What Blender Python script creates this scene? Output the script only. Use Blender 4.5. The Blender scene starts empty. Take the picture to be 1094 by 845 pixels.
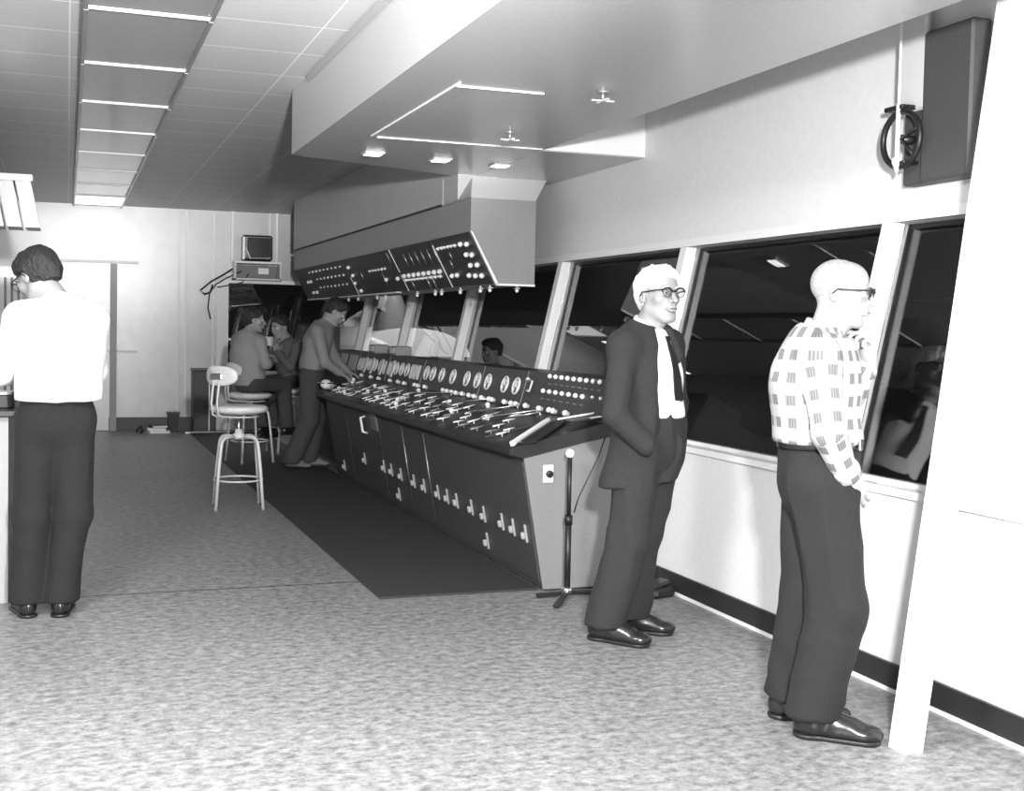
import bpy, bmesh, math, random
import numpy as np
from mathutils import Vector, Matrix, Euler
random.seed(7)
sc=bpy.context.scene; COL=sc.collection
R=math.radians
# ------------------------------------------------------------------ materials (all greys: the place is known from a black and white print)
MATS={}
def mat(name,v,rough=.6,metal=0,noise=0,nscale=40,bump=0,spec=.5,coat=0):
    if name in MATS: return MATS[name]
    m=bpy.data.materials.new(name); m.use_nodes=True; nt=m.node_tree; b=nt.nodes['Principled BSDF']
    b.inputs['Base Color'].default_value=(v,v,v,1); b.inputs['Roughness'].default_value=rough; b.inputs['Metallic'].default_value=metal
    b.inputs['Specular IOR Level'].default_value=spec
    if coat: b.inputs['Coat Weight'].default_value=coat
    tc=nt.nodes.new('ShaderNodeTexCoord'); n=nt.nodes.new('ShaderNodeTexNoise'); n.inputs['Scale'].default_value=nscale; n.inputs['Detail'].default_value=4
    nt.links.new(tc.outputs['Object'],n.inputs['Vector'])
    r=nt.nodes.new('ShaderNodeMapRange'); r.inputs['From Min'].default_value=.3; r.inputs['From Max'].default_value=.7
    r.inputs['To Min'].default_value=v*(1-noise); r.inputs['To Max'].default_value=min(1,v*(1+noise))
    nt.links.new(n.outputs['Fac'],r.inputs['Value']); nt.links.new(r.outputs['Result'],b.inputs['Base Color'])
    if bump:
        bp=nt.nodes.new('ShaderNodeBump'); bp.inputs['Strength'].default_value=bump; bp.inputs['Distance'].default_value=.01
        nt.links.new(n.outputs['Fac'],bp.inputs['Height']); nt.links.new(bp.outputs['Normal'],b.inputs['Normal'])
    MATS[name]=m; return m
def node(nt,t,**k):
    n=nt.nodes.new(t)
    for a,v in k.items(): setattr(n,a,v)
    return n
def math_(nt,op,a,b=None):
    n=node(nt,'ShaderNodeMath',operation=op)
    for i,x in enumerate((a,b)):
        if x is None: continue
        if isinstance(x,(int,float)): n.inputs[i].default_value=x
        else: nt.links.new(x,n.inputs[i])
    return n.outputs[0]
def mat_floor():
    m=bpy.data.materials.new('mottled_floor'); m.use_nodes=True; nt=m.node_tree; b=nt.nodes['Principled BSDF']
    tc=node(nt,'ShaderNodeTexCoord'); mp=node(nt,'ShaderNodeMapping'); mp.inputs['Scale'].default_value=(1,1.45,1)
    nt.links.new(tc.outputs['Object'],mp.inputs['Vector'])
    n1=node(nt,'ShaderNodeTexNoise'); n1.inputs['Scale'].default_value=19; n1.inputs['Detail'].default_value=8; n1.inputs['Roughness'].default_value=.75
    n2=node(nt,'ShaderNodeTexNoise'); n2.inputs['Scale'].default_value=1.1; n2.inputs['Detail'].default_value=3
    nt.links.new(mp.outputs[0],n1.inputs['Vector']); nt.links.new(tc.outputs['Object'],n2.inputs['Vector'])
    r=node(nt,'ShaderNodeMapRange'); r.inputs['From Min'].default_value=.36; r.inputs['From Max'].default_value=.62; r.inputs['To Min'].default_value=.095; r.inputs['To Max'].default_value=.30
    nt.links.new(n1.outputs['Fac'],r.inputs['Value'])
    k=math_(nt,'ADD',math_(nt,'MULTIPLY',n2.outputs['Fac'],.3),.85)
    v=math_(nt,'MULTIPLY',r.outputs['Result'],k)
    # one dark joint across the sheet floor
    sx=node(nt,'ShaderNodeSeparateXYZ'); nt.links.new(tc.outputs['Object'],sx.inputs[0])
    d=math_(nt,'ABSOLUTE',math_(nt,'SUBTRACT',sx.outputs['Y'],6.38)); line=math_(nt,'GREATER_THAN',d,.009)
    v=math_(nt,'MULTIPLY',v,math_(nt,'ADD',math_(nt,'MULTIPLY',line,.75),.25))
    nt.links.new(v,b.inputs['Base Color']); b.inputs['Roughness'].default_value=.42; b.inputs['Specular IOR Level'].default_value=.35
    return m
def mat_tiles():
    m=bpy.data.materials.new('metal_ceiling_tiles'); m.use_nodes=True; nt=m.node_tree; b=nt.nodes['Principled BSDF']
    tc=node(nt,'ShaderNodeTexCoord'); sx=node(nt,'ShaderNodeSeparateXYZ'); nt.links.new(tc.outputs['Object'],sx.inputs[0])
    def lines(o,off,step,w):
        f=math_(nt,'FRACT',math_(nt,'DIVIDE',math_(nt,'ADD',o,off+100*step),step)); return math_(nt,'LESS_THAN',f,w/step)
    l=math_(nt,'MAXIMUM',lines(sx.outputs['X'],0,.61,.008),lines(sx.outputs['Y'],.2,.61,.014))
    ms=math_(nt,'LESS_THAN',math_(nt,'FRACT',math_(nt,'DIVIDE',math_(nt,'ADD',sx.outputs['Y'],50),.1)),.07)
    n=node(nt,'ShaderNodeTexNoise'); n.inputs['Scale'].default_value=120; nt.links.new(tc.outputs['Object'],n.inputs['Vector'])
    base=math_(nt,'ADD',math_(nt,'MULTIPLY',n.outputs['Fac'],.16),.40)
    v=math_(nt,'ADD',base,math_(nt,'MULTIPLY',l,.3)); v=math_(nt,'ADD',v,math_(nt,'MULTIPLY',ms,.05))
    nt.links.new(v,b.inputs['Base Color']); b.inputs['Roughness'].default_value=.42; b.inputs['Metallic'].default_value=.1
    return m
def mat_plaid():
    m=bpy.data.materials.new('plaid_cotton'); m.use_nodes=True; nt=m.node_tree; b=nt.nodes['Principled BSDF']
    uv=node(nt,'ShaderNodeUVMap'); uv.uv_map='cloth'; sx=node(nt,'ShaderNodeSeparateXYZ'); nt.links.new(uv.outputs[0],sx.inputs[0])
    def fr(o,st): return math_(nt,'FRACT',math_(nt,'DIVIDE',math_(nt,'ADD',o,10*st),st))
    U,V=sx.outputs['X'],sx.outputs['Y']
    sq=math_(nt,'MULTIPLY',math_(nt,'LESS_THAN',fr(U,.070),.50),math_(nt,'LESS_THAN',fr(V,.080),.46))
    st=math_(nt,'ADD',math_(nt,'MULTIPLY',math_(nt,'LESS_THAN',fr(U,.0095),.55),.32),.58)
    band=math_(nt,'ADD',math_(nt,'MULTIPLY',math_(nt,'LESS_THAN',fr(V,.080),.46),.05),math_(nt,'MULTIPLY',math_(nt,'LESS_THAN',fr(U,.070),.50),.05))
    dk=math_(nt,'ADD',math_(nt,'MULTIPLY',math_(nt,'MULTIPLY',sq,st),.22),band)
    v=math_(nt,'MAXIMUM',math_(nt,'SUBTRACT',.41,dk),.06); nt.links.new(v,b.inputs['Base Color']); b.inputs['Roughness'].default_value=.85
    return m
def mat_glass():
    m=bpy.data.materials.new('window_glass'); m.use_nodes=True; b=m.node_tree.nodes['Principled BSDF']
    b.inputs['Base Color'].default_value=(.9,.9,.9,1); b.inputs['Transmission Weight'].default_value=1; b.inputs['Roughness'].default_value=0; b.inputs['IOR'].default_value=1.5
    return m
def mat_emit(name,v,s):
    m=bpy.data.materials.new(name); m.use_nodes=True; b=m.node_tree.nodes['Principled BSDF']
    b.inputs['Base Color'].default_value=(v,v,v,1); b.inputs['Emission Color'].default_value=(1,1,1,1); b.inputs['Emission Strength'].default_value=s; return m
FLOOR=mat_floor(); TILES=mat_tiles(); PLAID=mat_plaid(); GLASS=mat_glass()
WALL=mat('wall_paint',.72,.5,0,.03,30)
BACKW=mat('wall_enamel_panel',.46,.30,.15,.05,6)
WHITE=mat('white_paint',.82,.45)
FRAME=mat('window_frame_paint',.80,.35)
SOFF=mat('soffit_metal_panel',.52,.28,.4,.06,60)
BULK=mat('bulkhead_paint',.42,.5,0,.1,90)
CABG=mat('cabinet_end_paint',.24,.5,0,.05,80)
CABD=mat('cabinet_front_paint',.26,.5,0,.08,80)
PANEL=mat('dark_panel_paint',.035,.45,0,.15,60)
CONS=mat('console_dark_paint',.055,.5,0,.15,70)
CONE=mat('console_end_paint',.20,.55,0,.08,90)
DESK=mat('console_desk_black',.022,.38)
BLACK=mat('black_paint',.012,.4)
RUBBER=mat('rubber_mat',.028,.75,0,.2,80)
BASEB=mat('black_baseboard',.02,.4)
CHROME=mat('chrome',.85,.18,1)
STEEL=mat('brushed_steel',.6,.35,.9)
BULB=mat('white_knob',.9,.3)
BEIGE=mat('enamel_pale',.62,.35)
SEATM=mat('seat_pale_vinyl',.68,.4,0,.05,30)
PAPER=mat('paper',.88,.7)
SKIN=mat('skin',.31,.5,0,.05,60)
LIP=mat('lip_skin',.09,.5)
HAIRB=mat('black_hair',.02,.5,0,.5,120,.8)
HAIRW=mat('white_hair',.80,.7,0,.08,90,.5)
HAIRG=mat('grey_cropped_hair',.30,.8,0,.4,200,.4)
SUIT=mat('dark_suit_wool',.019,.9,0,.45,260,.3)
TROUS=mat('dark_trouser_cloth',.010,.9,0,.3,220,.3)
TROUB=mat('black_trouser_cloth',.010,.9,0,.3,220,.3)
TROUG=mat('grey_work_trouser_cloth',.055,.9,0,.25,220,.3)
SHIRTW=mat('white_shirt_cotton',.86,.8)
SHIRTG=mat('grey_work_shirt_cloth',.24,.9,0,.3,240,.3)
SHIRTL=mat('light_grey_shirt_cloth',.30,.9,0,.3,240,.3)
SHIRTD=mat('dark_grey_shirt_cloth',.12,.9,0,.3,240,.3)
LEATHER=mat('black_shoe_leather',.015,.22)
LEATHG=mat('dusty_shoe_leather',.16,.6)
TIE=mat('black_tie_silk',.012,.5)
EYE=mat('eye_dark',.03,.2)
LENS=GLASS
LAMPG=mat_emit('lamp_diffuser_white',.8,1.6)
# ------------------------------------------------------------------ mesh helpers
class MB:
    def __init__(s): s.v=[]; s.f=[]; s.sm=[]
    def add(s,vs,fs,smooth=False):
        o=len(s.v); s.v+= [tuple(v) for v in vs]; s.f+=[tuple(o+i for i in f) for f in fs]; s.sm+=[smooth]*len(fs); return s
    def box(s,c,d,rot=None,bev=0):
        x,y,z=[a/2 for a in d]
        if bev:
            b=min(bev,x*.9,y*.9,z*.9); vs=[];ix={}
            for sx in(-1,1):
                for sy in(-1,1):
                    for sz in(-1,1):
                        for k in range(3):
                            p=[sx*x,sy*y,sz*z]
                            for j in range(3):
                                if j!=k: p[j]-=(sx,sy,sz)[j]*b
                            ix[(sx,sy,sz,k)]=len(vs); vs.append(Vector(p))
            fs=[]
            for k in range(3):
                a,bb=[j for j in range(3) if j!=k]
                for sg in(-1,1):
                    q=[]
                    for (p1,p2) in((-1,-1),(1,-1),(1,1),(-1,1)):
                        t=[0,0,0];t[k]=sg;t[a]=p1;t[bb]=p2;q.append(ix[(*t,k)])
                    fs.append(q)
                for s1 in(-1,1):
                    for s2 in(-1,1):
                        def I(sk,kk):
                            t=[0,0,0];t[k]=sk;t[a]=s1;t[bb]=s2;return ix[(*t,kk)]
                        fs.append([I(-1,a),I(1,a),I(1,bb),I(-1,bb)])
            for sx in(-1,1):
                for sy in(-1,1):
                    for sz in(-1,1): fs.append([ix[(sx,sy,sz,k)] for k in range(3)])
        else:
            vs=[Vector((a,b,cc)) for a in(-x,x) for b in(-y,y) for cc in(-z,z)]
            fs=[(0,1,3,2),(4,6,7,5),(0,4,5,1),(2,3,7,6),(0,2,6,4),(1,5,7,3)]
        M=Euler(rot).to_matrix() if rot else Matrix.Identity(3)
        return s.add([M@v+Vector(c) for v in vs],fs)
    def prism(s,poly,y0,y1):   # polygon of (x,z) extruded along y
        n=len(poly); vs=[(x,y0,z) for x,z in poly]+[(x,y1,z) for x,z in poly]
        return s.add(vs,[tuple(range(n)),tuple(range(2*n-1,n-1,-1))]+[(i,(i+1)%n+0,(i+1)%n+n,i+n) for i in range(n)])
    def hexa(s,p):             # 8 corners: bottom 4, top 4
        return s.add(p,[(0,3,2,1),(4,5,6,7),(0,1,5,4),(1,2,6,5),(2,3,7,6),(3,0,4,7)])
    def tube(s,pts,r,n=10,closed=False,caps=True):
        P=[Vector(p) for p in pts]; m=len(P); rs=r if isinstance(r,(list,tuple)) else [r]*m
        T=[]
        for i in range(m):
            a=P[(i-1)%m] if (i>0 or closed) else P[0]; b=P[(i+1)%m] if (i<m-1 or closed) else P[m-1]; T.append((b-a).normalized())
        up=Vector((0,0,1)) if abs(T[0].z)<.9 else Vector((0,1,0)); N=(up-T[0]*up.dot(T[0])).normalized(); vs=[]
        for i in range(m):
            N=(N-T[i]*N.dot(T[i])).normalized(); B=T[i].cross(N)
            for k in range(n):
                a=2*math.pi*k/n; vs.append(P[i]+(N*math.cos(a)+B*math.sin(a))*rs[i])
        fs=[]
        for i in range(m if closed else m-1):
            j=(i+1)%m
            for k in range(n): fs.append((i*n+k,i*n+(k+1)%n,j*n+(k+1)%n,j*n+k))
        s.add(vs,fs,True)
        if caps and not closed:
            o=len(s.v)-len(vs); s.f.append(tuple(o+k for k in range(n))[::-1]); s.f.append(tuple(o+(m-1)*n+k for k in range(n))); s.sm+=[False]*2
        return s
    def lathe(s,prof,c=(0,0,0),n=24,rot=None):   # prof (r,z)
        M=Euler(rot).to_matrix() if rot else Matrix.Identity(3); c=Vector(c); vs=[];m=len(prof)
        for r,z in prof:
            for k in range(n):
                a=2*math.pi*k/n; vs.append(M@Vector((r*math.cos(a),r*math.sin(a),z))+c)
        fs=[(i*n+k,i*n+(k+1)%n,(i+1)*n+(k+1)%n,(i+1)*n+k) for i in range(m-1) for k in range(n)]
        s.add(vs,fs,True); o=len(s.v)-len(vs); s.f.append(tuple(o+k for k in range(n))[::-1]); s.f.append(tuple(o+(m-1)*n+k for k in range(n))); s.sm+=[False]*2
        return s
    def ball(s,c,r,n=12,sq=(1,1,1)):
        m=n//2; prof=[(r*math.sin(math.pi*max(i,.02)/m if i<m else math.pi*.999),-r*math.cos(math.pi*i/m)) for i in range(m+1)]
        vs=[];
        for rr,z in prof:
            for k in range(n):
                a=2*math.pi*k/n; vs.append((c[0]+rr*math.cos(a)*sq[0],c[1]+rr*math.sin(a)*sq[1],c[2]+z*sq[2]))
        return s.add(vs,[(i*n+k,i*n+(k+1)%n,(i+1)*n+(k+1)%n,(i+1)*n+k) for i in range(m) for k in range(n)],True)
    def mesh(s,name):
        me=bpy.data.meshes.new(name); me.from_pydata(s.v,[],s.f); me.polygons.foreach_set('use_smooth',s.sm); 
        bm=bmesh.new(); bm.from_mesh(me); bmesh.ops.recalc_face_normals(bm,faces=bm.faces); bm.to_mesh(me); bm.free(); me.update(); return me
    def build(s,name,m,parent=None,loc=None):
        return link(name,s.mesh(name),m,parent,loc)
def link(name,me,m,parent=None,loc=None,rot=None):
    if m and not me.materials: me.materials.append(m)
    o=bpy.data.objects.new(name,me); COL.objects.link(o)
    if parent is not None: o.parent=parent
    if loc is not None: o.location=loc
    if rot is not None: o.rotation_euler=rot
    return o
def tag(o,label=None,cat=None,group=None,kind=None):
    for k,v in (('label',label),('category',cat),('group',group),('kind',kind)):
        if v: o[k]=v
    return o
def empty(name,loc=(0,0,0),rz=0,label=None,cat=None,group=None):
    o=bpy.data.objects.new(name,None); COL.objects.link(o); o.location=loc; o.rotation_euler=(0,0,rz); o.empty_display_size=.1
    return tag(o,label,cat,group)
def copy_tree(o,parent=None):
    c=o.copy(); COL.objects.link(c)
    if parent is not None: c.parent=parent
    for ch in [x for x in bpy.data.objects if x.parent==o]: copy_tree(ch,c)
    return c
def struct(name,mb,m,parent=None,label=None):
    o=mb.build(name,m,parent)
    if parent is None: o['kind']='structure'
    if label: o['label']=label
    return o
# ------------------------------------------------------------------ the room
XW=3.2; ZS=.82; XT=3.45; ZT=1.95; ZC=2.96; YB=16.0; XL=-3.6; YF=-1.6; XO=3.62
struct('floor',MB().box(((XL+XO)/2,(YB+YF)/2,-.05),(XO-XL,YB-YF+.3,.1)),FLOOR)
struct('ceiling',MB().box(((XL+XO)/2,(YB+YF)/2,ZC+.05),(XO-XL,YB-YF+.3,.1)),TILES)
struct('wall_left',MB().box((XL-.05,(YB+YF)/2,ZC/2),(.1,YB-YF+.2,ZC)),WALL)
struct('wall_front',MB().box(((XL+XO)/2,YF-.05,ZC/2),(XO-XL,.1,ZC)),WALL)
WX0,WX1,WZ0=2.03,3.42,.8     # window in the back wall
mb=MB(); mb.box(((XL+WX0)/2,YB+.05,ZC/2),(WX0-XL,.1,ZC)); mb.box(((WX0+WX1)/2,YB+.05,WZ0/2),(WX1-WX0,.1,WZ0))
mb.box(((WX0+WX1)/2,YB+.05,(2.0+ZC)/2),(WX1-WX0,.1,ZC-2.0)); mb.box(((WX1+XO)/2,YB+.05,ZC/2),(XO-WX1,.1,ZC))
struct('wall_back',mb,BACKW)
wb=MB(); wb.box(((WX0+WX1)/2,YB+.08,(WZ0+2)/2),(WX1-WX0,.008,2-WZ0))
wbk=MB(); 
wbk.box((WX0-.045,YB-.02,1.0),(.15,.05,2.0)).box(((WX0+WX1)/2,YB-.02,2.02),(WX1-WX0+.1,.06,.05)).box(((WX0+WX1)/2,YB-.02,WZ0-.02),(WX1-WX0,.06,.04))
w=struct('window_1',wbk,FRAME); wb.build('window_glass',GLASS,w)
# right wall: low part, sloping window band, high part
Y0w,Y1w=-1.5,YB
mull=[4.30,6.11,7.93,9.90,11.82,13.68]
pier=3.66
mb=MB(); mb.prism([(XW,0),(XW+.12,0),(XW+.12,ZS),(XW,ZS)],YF,YB); mb.prism([(XT,ZT),(XT+.12,ZT),(XT+.12,ZC),(XT,ZC)],YF,YB)
mb.prism([(XW,ZS),(XW+.12,ZS),(XT+.12,ZT),(XT,ZT)],YF,pier)
struct('wall_right',mb,WALL)
struct('baseboard_right',MB().box((XW-.008,(YB+YF)/2,.0575),(.016,YB-YF,.115)),BASEB)
struct('baseboard_back',MB().box((( XL+1.94)/2,YB-.01,.09),(1.94-XL,.02,.18)),mat('dark_grey_baseboard',.09,.6))
struct('trim_1',MB().prism([(XT-.02,ZT),(XT+.02,ZT),(XT+.02,ZT+.045),(XT-.02,ZT+.045)],pier,YB),FRAME)
struct('trim_2',MB().prism([(XW-.02,ZS-.02),(XW+.1,ZS-.02),(XW+.1,ZS+.012),(XW-.02,ZS+.012)],YF,YB),FRAME)
struct('trim_3',MB().prism([(XW-.024,0),(XW-.016,0),(XW-.016,.016),(XW-.024,.016)],YF,5.85),WHITE)
edges=[pier-.06]+mull+[YB]
sl=(XT-XW)/(ZT-ZS)
def slab(y0,y1,off,th):   # sloping slab parallel to the window band
    return MB().prism([(XW+off,ZS+.01),(XW+off+th,ZS+.01),(XT+off+th,ZT),(XT+off,ZT)],y0,y1)
for i in range(len(edges)-1):
    y0,y1=edges[i],edges[i+1]
    fr=MB()
    if i<len(mull):
        fr.prism([(XW-.008,ZS+.01),(XW+.03,ZS+.01),(XT+.03,ZT),(XT-.008,ZT)],y1-.036,y1+.036)
        fr.prism([(XW+.03,ZS+.01),(XW+.10,ZS+.01),(XT+.10,ZT),(XT+.03,ZT)],y1-.014,y1+.014)
    else: fr.prism([(XW-.0,ZS+.01),(XW+.03,ZS+.01),(XT+.03,ZT),(XT,ZT)],y1-.06,y1)
    fr.prism([(XW+.06,ZS),(XW+.1,ZS),(XW+.106,ZS+.03),(XW+.066,ZS+.03)],y0,y1)
    w=struct('window_%d'%(i+2),fr,FRAME)
    slab(y0+.02,y1-.02,.07,.008).build('window_glass',GLASS,w)
# door in the back wall and its trim
d=MB(); d.box((.13,YB-.012,1.09),(.78,.024,2.16)); dr=struct('door_1',d,BACKW)
MB().box((.572,YB-.03,1.1),(.085,.05,2.2)).box((-.31,YB-.03,1.1),(.07,.05,2.2)).build('door_frame',mat('door_frame_grey',.25,.4),dr)
MB().box((.25,YB-.035,2.225),(1.25,.06,.035)).build('door_head_trim',WHITE,dr)
struct('trim_4',MB().box((.66,YB-.015,1.055),(.45,.03,.03)),WHITE)
for k,(x,wd) in enumerate(((1.40,.012),(1.50,.03),(1.86,.02))):
    struct('trim_%d'%(5+k),MB().box((x,YB-.008,(.18+ZC-.02)/2),(wd,.016,ZC-.2)),FRAME)
# recess framing and bracket for the monitor above the back window
mb=MB(); mb.box((2.10,YB-.03,(2.05+ZC)/2),(.03,.06,ZC-2.05)).box((2.70,YB-.03,(2.05+ZC)/2),(.03,.06,ZC-2.05)).box((2.61,YB-.02,(2.05+ZC)/2),(.012,.04,ZC-2.05))
struct('trim_8',mb,FRAME)
# dropped soffit along the desk: main box, wall return, and bulkhead above the hanging cabinet
ZSO=2.55
mb=MB(); xa,xb=1.37,2.76
mb.hexa([(xa,YF+1.2,ZSO),(xb,YF+1.2,ZSO),(xb,8.10,ZSO),(xa,7.56,ZSO),(xa,YF+1.2,ZC-.001),(xb,YF+1.2,ZC-.001),(xb,8.10,ZC-.001),(xa,7.56,ZC-.001)])
struct('trim_9',mb,SOFF,label='dropped metal soffit hanging from the ceiling')
mb=MB(); mb.prism([(xb,ZSO),(XT-.002,ZSO),(XT-.002,ZC-.002),(xb,ZC-.002)],6.64,8.12)
struct('trim_10',mb,WHITE,label='white painted return of the soffit')
struct('trim_11',MB().box(((xb+XT)/2,7.39,ZSO-.002),(XT-xb-.005,1.46,.006)),SOFF)
for k,(a,b,c,dd) in enumerate(((1.655,1.665,5.0,6.6),(1.66,2.1,5.07,5.08),(1.7,2.74,6.62,6.628))):
    struct('trim_%d'%(12+k),MB().box(((a+b)/2,(c+dd)/2,ZSO-.002),(b-a,dd-c,.006)),WHITE)
struct('trim_15',MB().box((1.362,4.9,ZC-.03),(.02,4.2,.04)),mat('trim_grey',.3,.5))
struct('trim_16',MB().box((2.79,14.35-3.2,(2.37+ZC)/2),(.30,6.4,ZC-2.372)),BULK,label='grey bulkhead above the hanging control cabinet')
struct('wall_right_bulkhead' if 0 else 'trim_17',MB().hexa([(2.64,7.65,2.352),(3.12,7.65,2.352),(3.12,8.3,2.352),(2.64,8.3,2.352),(2.76,7.98,2.549),(3.34,7.98,2.549),(3.34,8.3,2.549),(2.76,8.3,2.549)]),WHITE)
struct('trim_18',MB().hexa([(2.634,7.652,2.352),(2.64,7.652,2.352),(2.64,8.3,2.352),(2.634,8.3,2.352),(2.754,7.984,2.549),(2.76,7.984,2.549),(2.76,8.3,2.549),(2.634,8.3,2.549)]),BULK)
# ------------------------------------------------------------------ ceiling lights
def troffer(y,on):
    t=empty('ceiling_light',(.365,y,ZC),0,None,'ceiling light','recessed ceiling lights')
    f=MB(); 
    f.box((0,0,-.012),(.60,1.22,.02)).box((-.29,0,-.035),(.02,1.22,.03)).box((.29,0,-.035),(.02,1.22,.03))
    f.build('housing',mat('light_housing',.28,.3,.5),t)
    MB().box((0,-.598,-.030),(.60,.024,.020),bev=.005).build('end_bar',mat('bar_grey_white',.55,.4),t)
    MB().box((-.19,0,-.026),(.012,1.16,.008)).box((.17,0,-.026),(.03,1.16,.008)).build('ridge',WHITE,t)
    MB().box((0,.02,-.028),(.56,1.14,.006)).build('diffuser',mat('dark_lens',.34,.2,.4) if not on else LAMPG,t)
    return t
names=['nearest','second','third','fourth','fifth','sixth','seventh']
k=0
for i,y in enumerate([5.2,6.44,7.68,8.92,10.16,11.40,12.64,13.88,15.12]):
    t=troffer(y,i==8); 
    t['label']=['unlit ceiling light with pale cross bar, nearest in the long row','unlit ceiling light, second from the near end of the row','unlit ceiling light, third from the near end of the row','unlit ceiling light, fourth from the near end of the row','unlit ceiling light, fifth and middle one of the row','unlit ceiling light, fourth from the back wall','unlit ceiling light, third from the back wall','unlit ceiling light, second from the back wall','lit ceiling light at the far end of the row by the back wall'][i]
for i,(x,y) in enumerate([(1.83,7.23),(2.30,7.30),(2.74,7.36)]):
    t=empty('recessed_lamp',(x,y,ZSO),0,['small lit recessed lamp in the soffit, leftmost of three','small lit recessed lamp in the soffit, middle of three','small lit recessed lamp in the soffit, rightmost of three'][i],'recessed lamp','small lamps in the soffit')
    MB().box((0,0,-.006),(.13,.13,.012),bev=.003).build('rim',SOFF,t); MB().box((0,0,-.012),(.10,.10,.008)).build('lens',mat_emit('recessed_lens%d'%i,.9,5),t)
for i,(x,y,l) in enumerate([(2.33,4.92,'white cross-shaped sprinkler under the soffit nearest the camera'),(2.34,6.14,'white cross-shaped sprinkler under the soffit farther back')]):
    t=empty('sprinkler',(x,y,ZSO),0,l,'sprinkler','sprinklers')
    MB().lathe([(.03,-.006),(.03,0)]).tube([(0,0,0),(0,0,-.04)],.008).build('stem',STEEL,t)
    m=MB(); m.box((0,0,-.042),(.11,.014,.005)).box((0,0,-.042),(.014,.11,.005)); m.build('deflector',WHITE,t)
# ------------------------------------------------------------------ rubber mat
m=MB(); m.hexa([(1.575,5.93,0.001),(2.49,5.93,.001),(2.49,15.5,.001),(1.52,15.5,.001),(1.58,5.94,.010),(2.49,5.94,.010),(2.49,15.5,.010),(1.525,15.5,.010)])
tag(m.build('rubber_mat',RUBBER),'long black rubber mat on the floor in front of the control desk','mat')
# ------------------------------------------------------------------ the control desk
Yn,Yf,Yd=5.89,13.4,11.05
desk=empty('control_desk',(0,0,0),0,'long dark control desk with levers, dials and lamps below the windows','control desk')
MB().prism([(2.50,.012),(3.17,.012),(3.17,.90),(2.80,.83),(2.37,.74)],Yn+.012,Yd).build('cabinet_body',CONS,desk)
MB().prism([(2.68,.012),(3.17,.012),(3.17,.90),(2.80,.84),(2.62,.81)],Yd+.001,Yf).build('desk_extension',CONS,desk)
MB().prism([(2.60,.81),(2.60,.873),(2.85,.93),(3.175,.93),(3.175,.9),(2.80,.842)],Yd+.011,Yf+.01).build('extension_top',DESK,desk)
MB().prism([(2.497,.012),(3.17,.012),(3.17,.905),(2.80,.84),(2.367,.742)],Yn,Yn+.014).build('end_panel',CONE,desk)['label']='pale grey end panel'
MB().prism([(2.365,.742),(2.28,.765),(2.28,.80),(2.85,.93),(3.175,.93),(3.175,.9),(2.80,.842)],Yn-.006,Yd+.01).build('desk_top',DESK,desk)
MB().prism([(2.85,.928),(2.92,1.17),(3.165,1.17),(3.175,.928)],Yn,Yf).build('dial_panel',mat('dial_panel_paint',.045,.45,0,.1,60),desk)
for y in (7.20,8.06,9.55,10.7,11.9):
    MB().prism([(2.846,.935),(2.852,.935),(2.922,1.172),(2.916,1.172)],y-.0025,y+.0025).build('panel_joint',mat('joint_grey',.2,.5),desk)
# front plates
fy=[Yn+.02,7.80,8.36,9.08,10.25,Yd-.01]
for a,b in zip(fy[:-1],fy[1:]):
    MB().hexa([(2.482,a+.006,.05),(2.482,b-.006,.05),(2.49,b-.006,.05),(2.49,a+.006,.05),(2.366,a+.006,.72),(2.366,b-.006,.72),(2.374,b-.006,.72),(2.374,a+.006,.72)]).build('front_panel',CONS,desk)
def fx(z): return 2.497-.178*z
for y in (7.80,8.36):
    MB().tube([(fx(.08)-.008,y,.08),(fx(.71)-.008,y,.71)],.0025,6).build('panel_trim',STEEL,desk)
# latches
lm=MB(); lm.box((0,0,0),(.012,.024,.105),bev=.004).box((-.014,.016,-.012),(.022,.026,.04),bev=.006).box((-.008,.03,-.03),(.014,.02,.018),bev=.003)
lme=lm.mesh('latch'); lme.materials.append(mat('latch_metal',.55,.35,.5))
for y,z in [(10.62,.143),(9.73,.306),(9.08,.316),(8.85,.316),(8.575,.313),(8.22,.309),(7.96,.31),(7.63,.309),(7.42,.31),(7.22,.31),(6.92,.312),(6.69,.305),(6.37,.312),(6.19,.31),(6.0,.306),(8.72,.14),(6.70,.137)]:
    link('latch',lme,None,desk,(fx(z)-.011,y,z),(0,-R(10),0))
MB().tube([(fx(.69)-.005,9.50,.69),(fx(.68)-.045,9.50,.68),(fx(.56)-.045,9.50,.56),(fx(.55)-.005,9.50,.55)],.011,8).build('pull_handle',WHITE,desk)
g=MB(); g.box((fx(.67)-.006,9.2,.67),(.01,.17,.14),rot=(0,-R(10),0))
for j in range(5): g.box((fx(.67)-.014,9.2,.62+j*.025),(.008,.14,.008))
g.build('vent_grille',mat('grille_grey',.2,.4,.4),desk)
# outlet on the end panel
o_=MB().box((2.51,Yn-.006,.655),(.062,.012,.10),bev=.004).build('outlet_plate',mat('outlet_plate_paint',.7,.4),desk)
MB().lathe([(.02,0),(.02,.014),(.012,.02)],(2.513,Yn-.012,.655),rot=(R(90),0,0)).build('outlet_socket',BLACK,o_)
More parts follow.
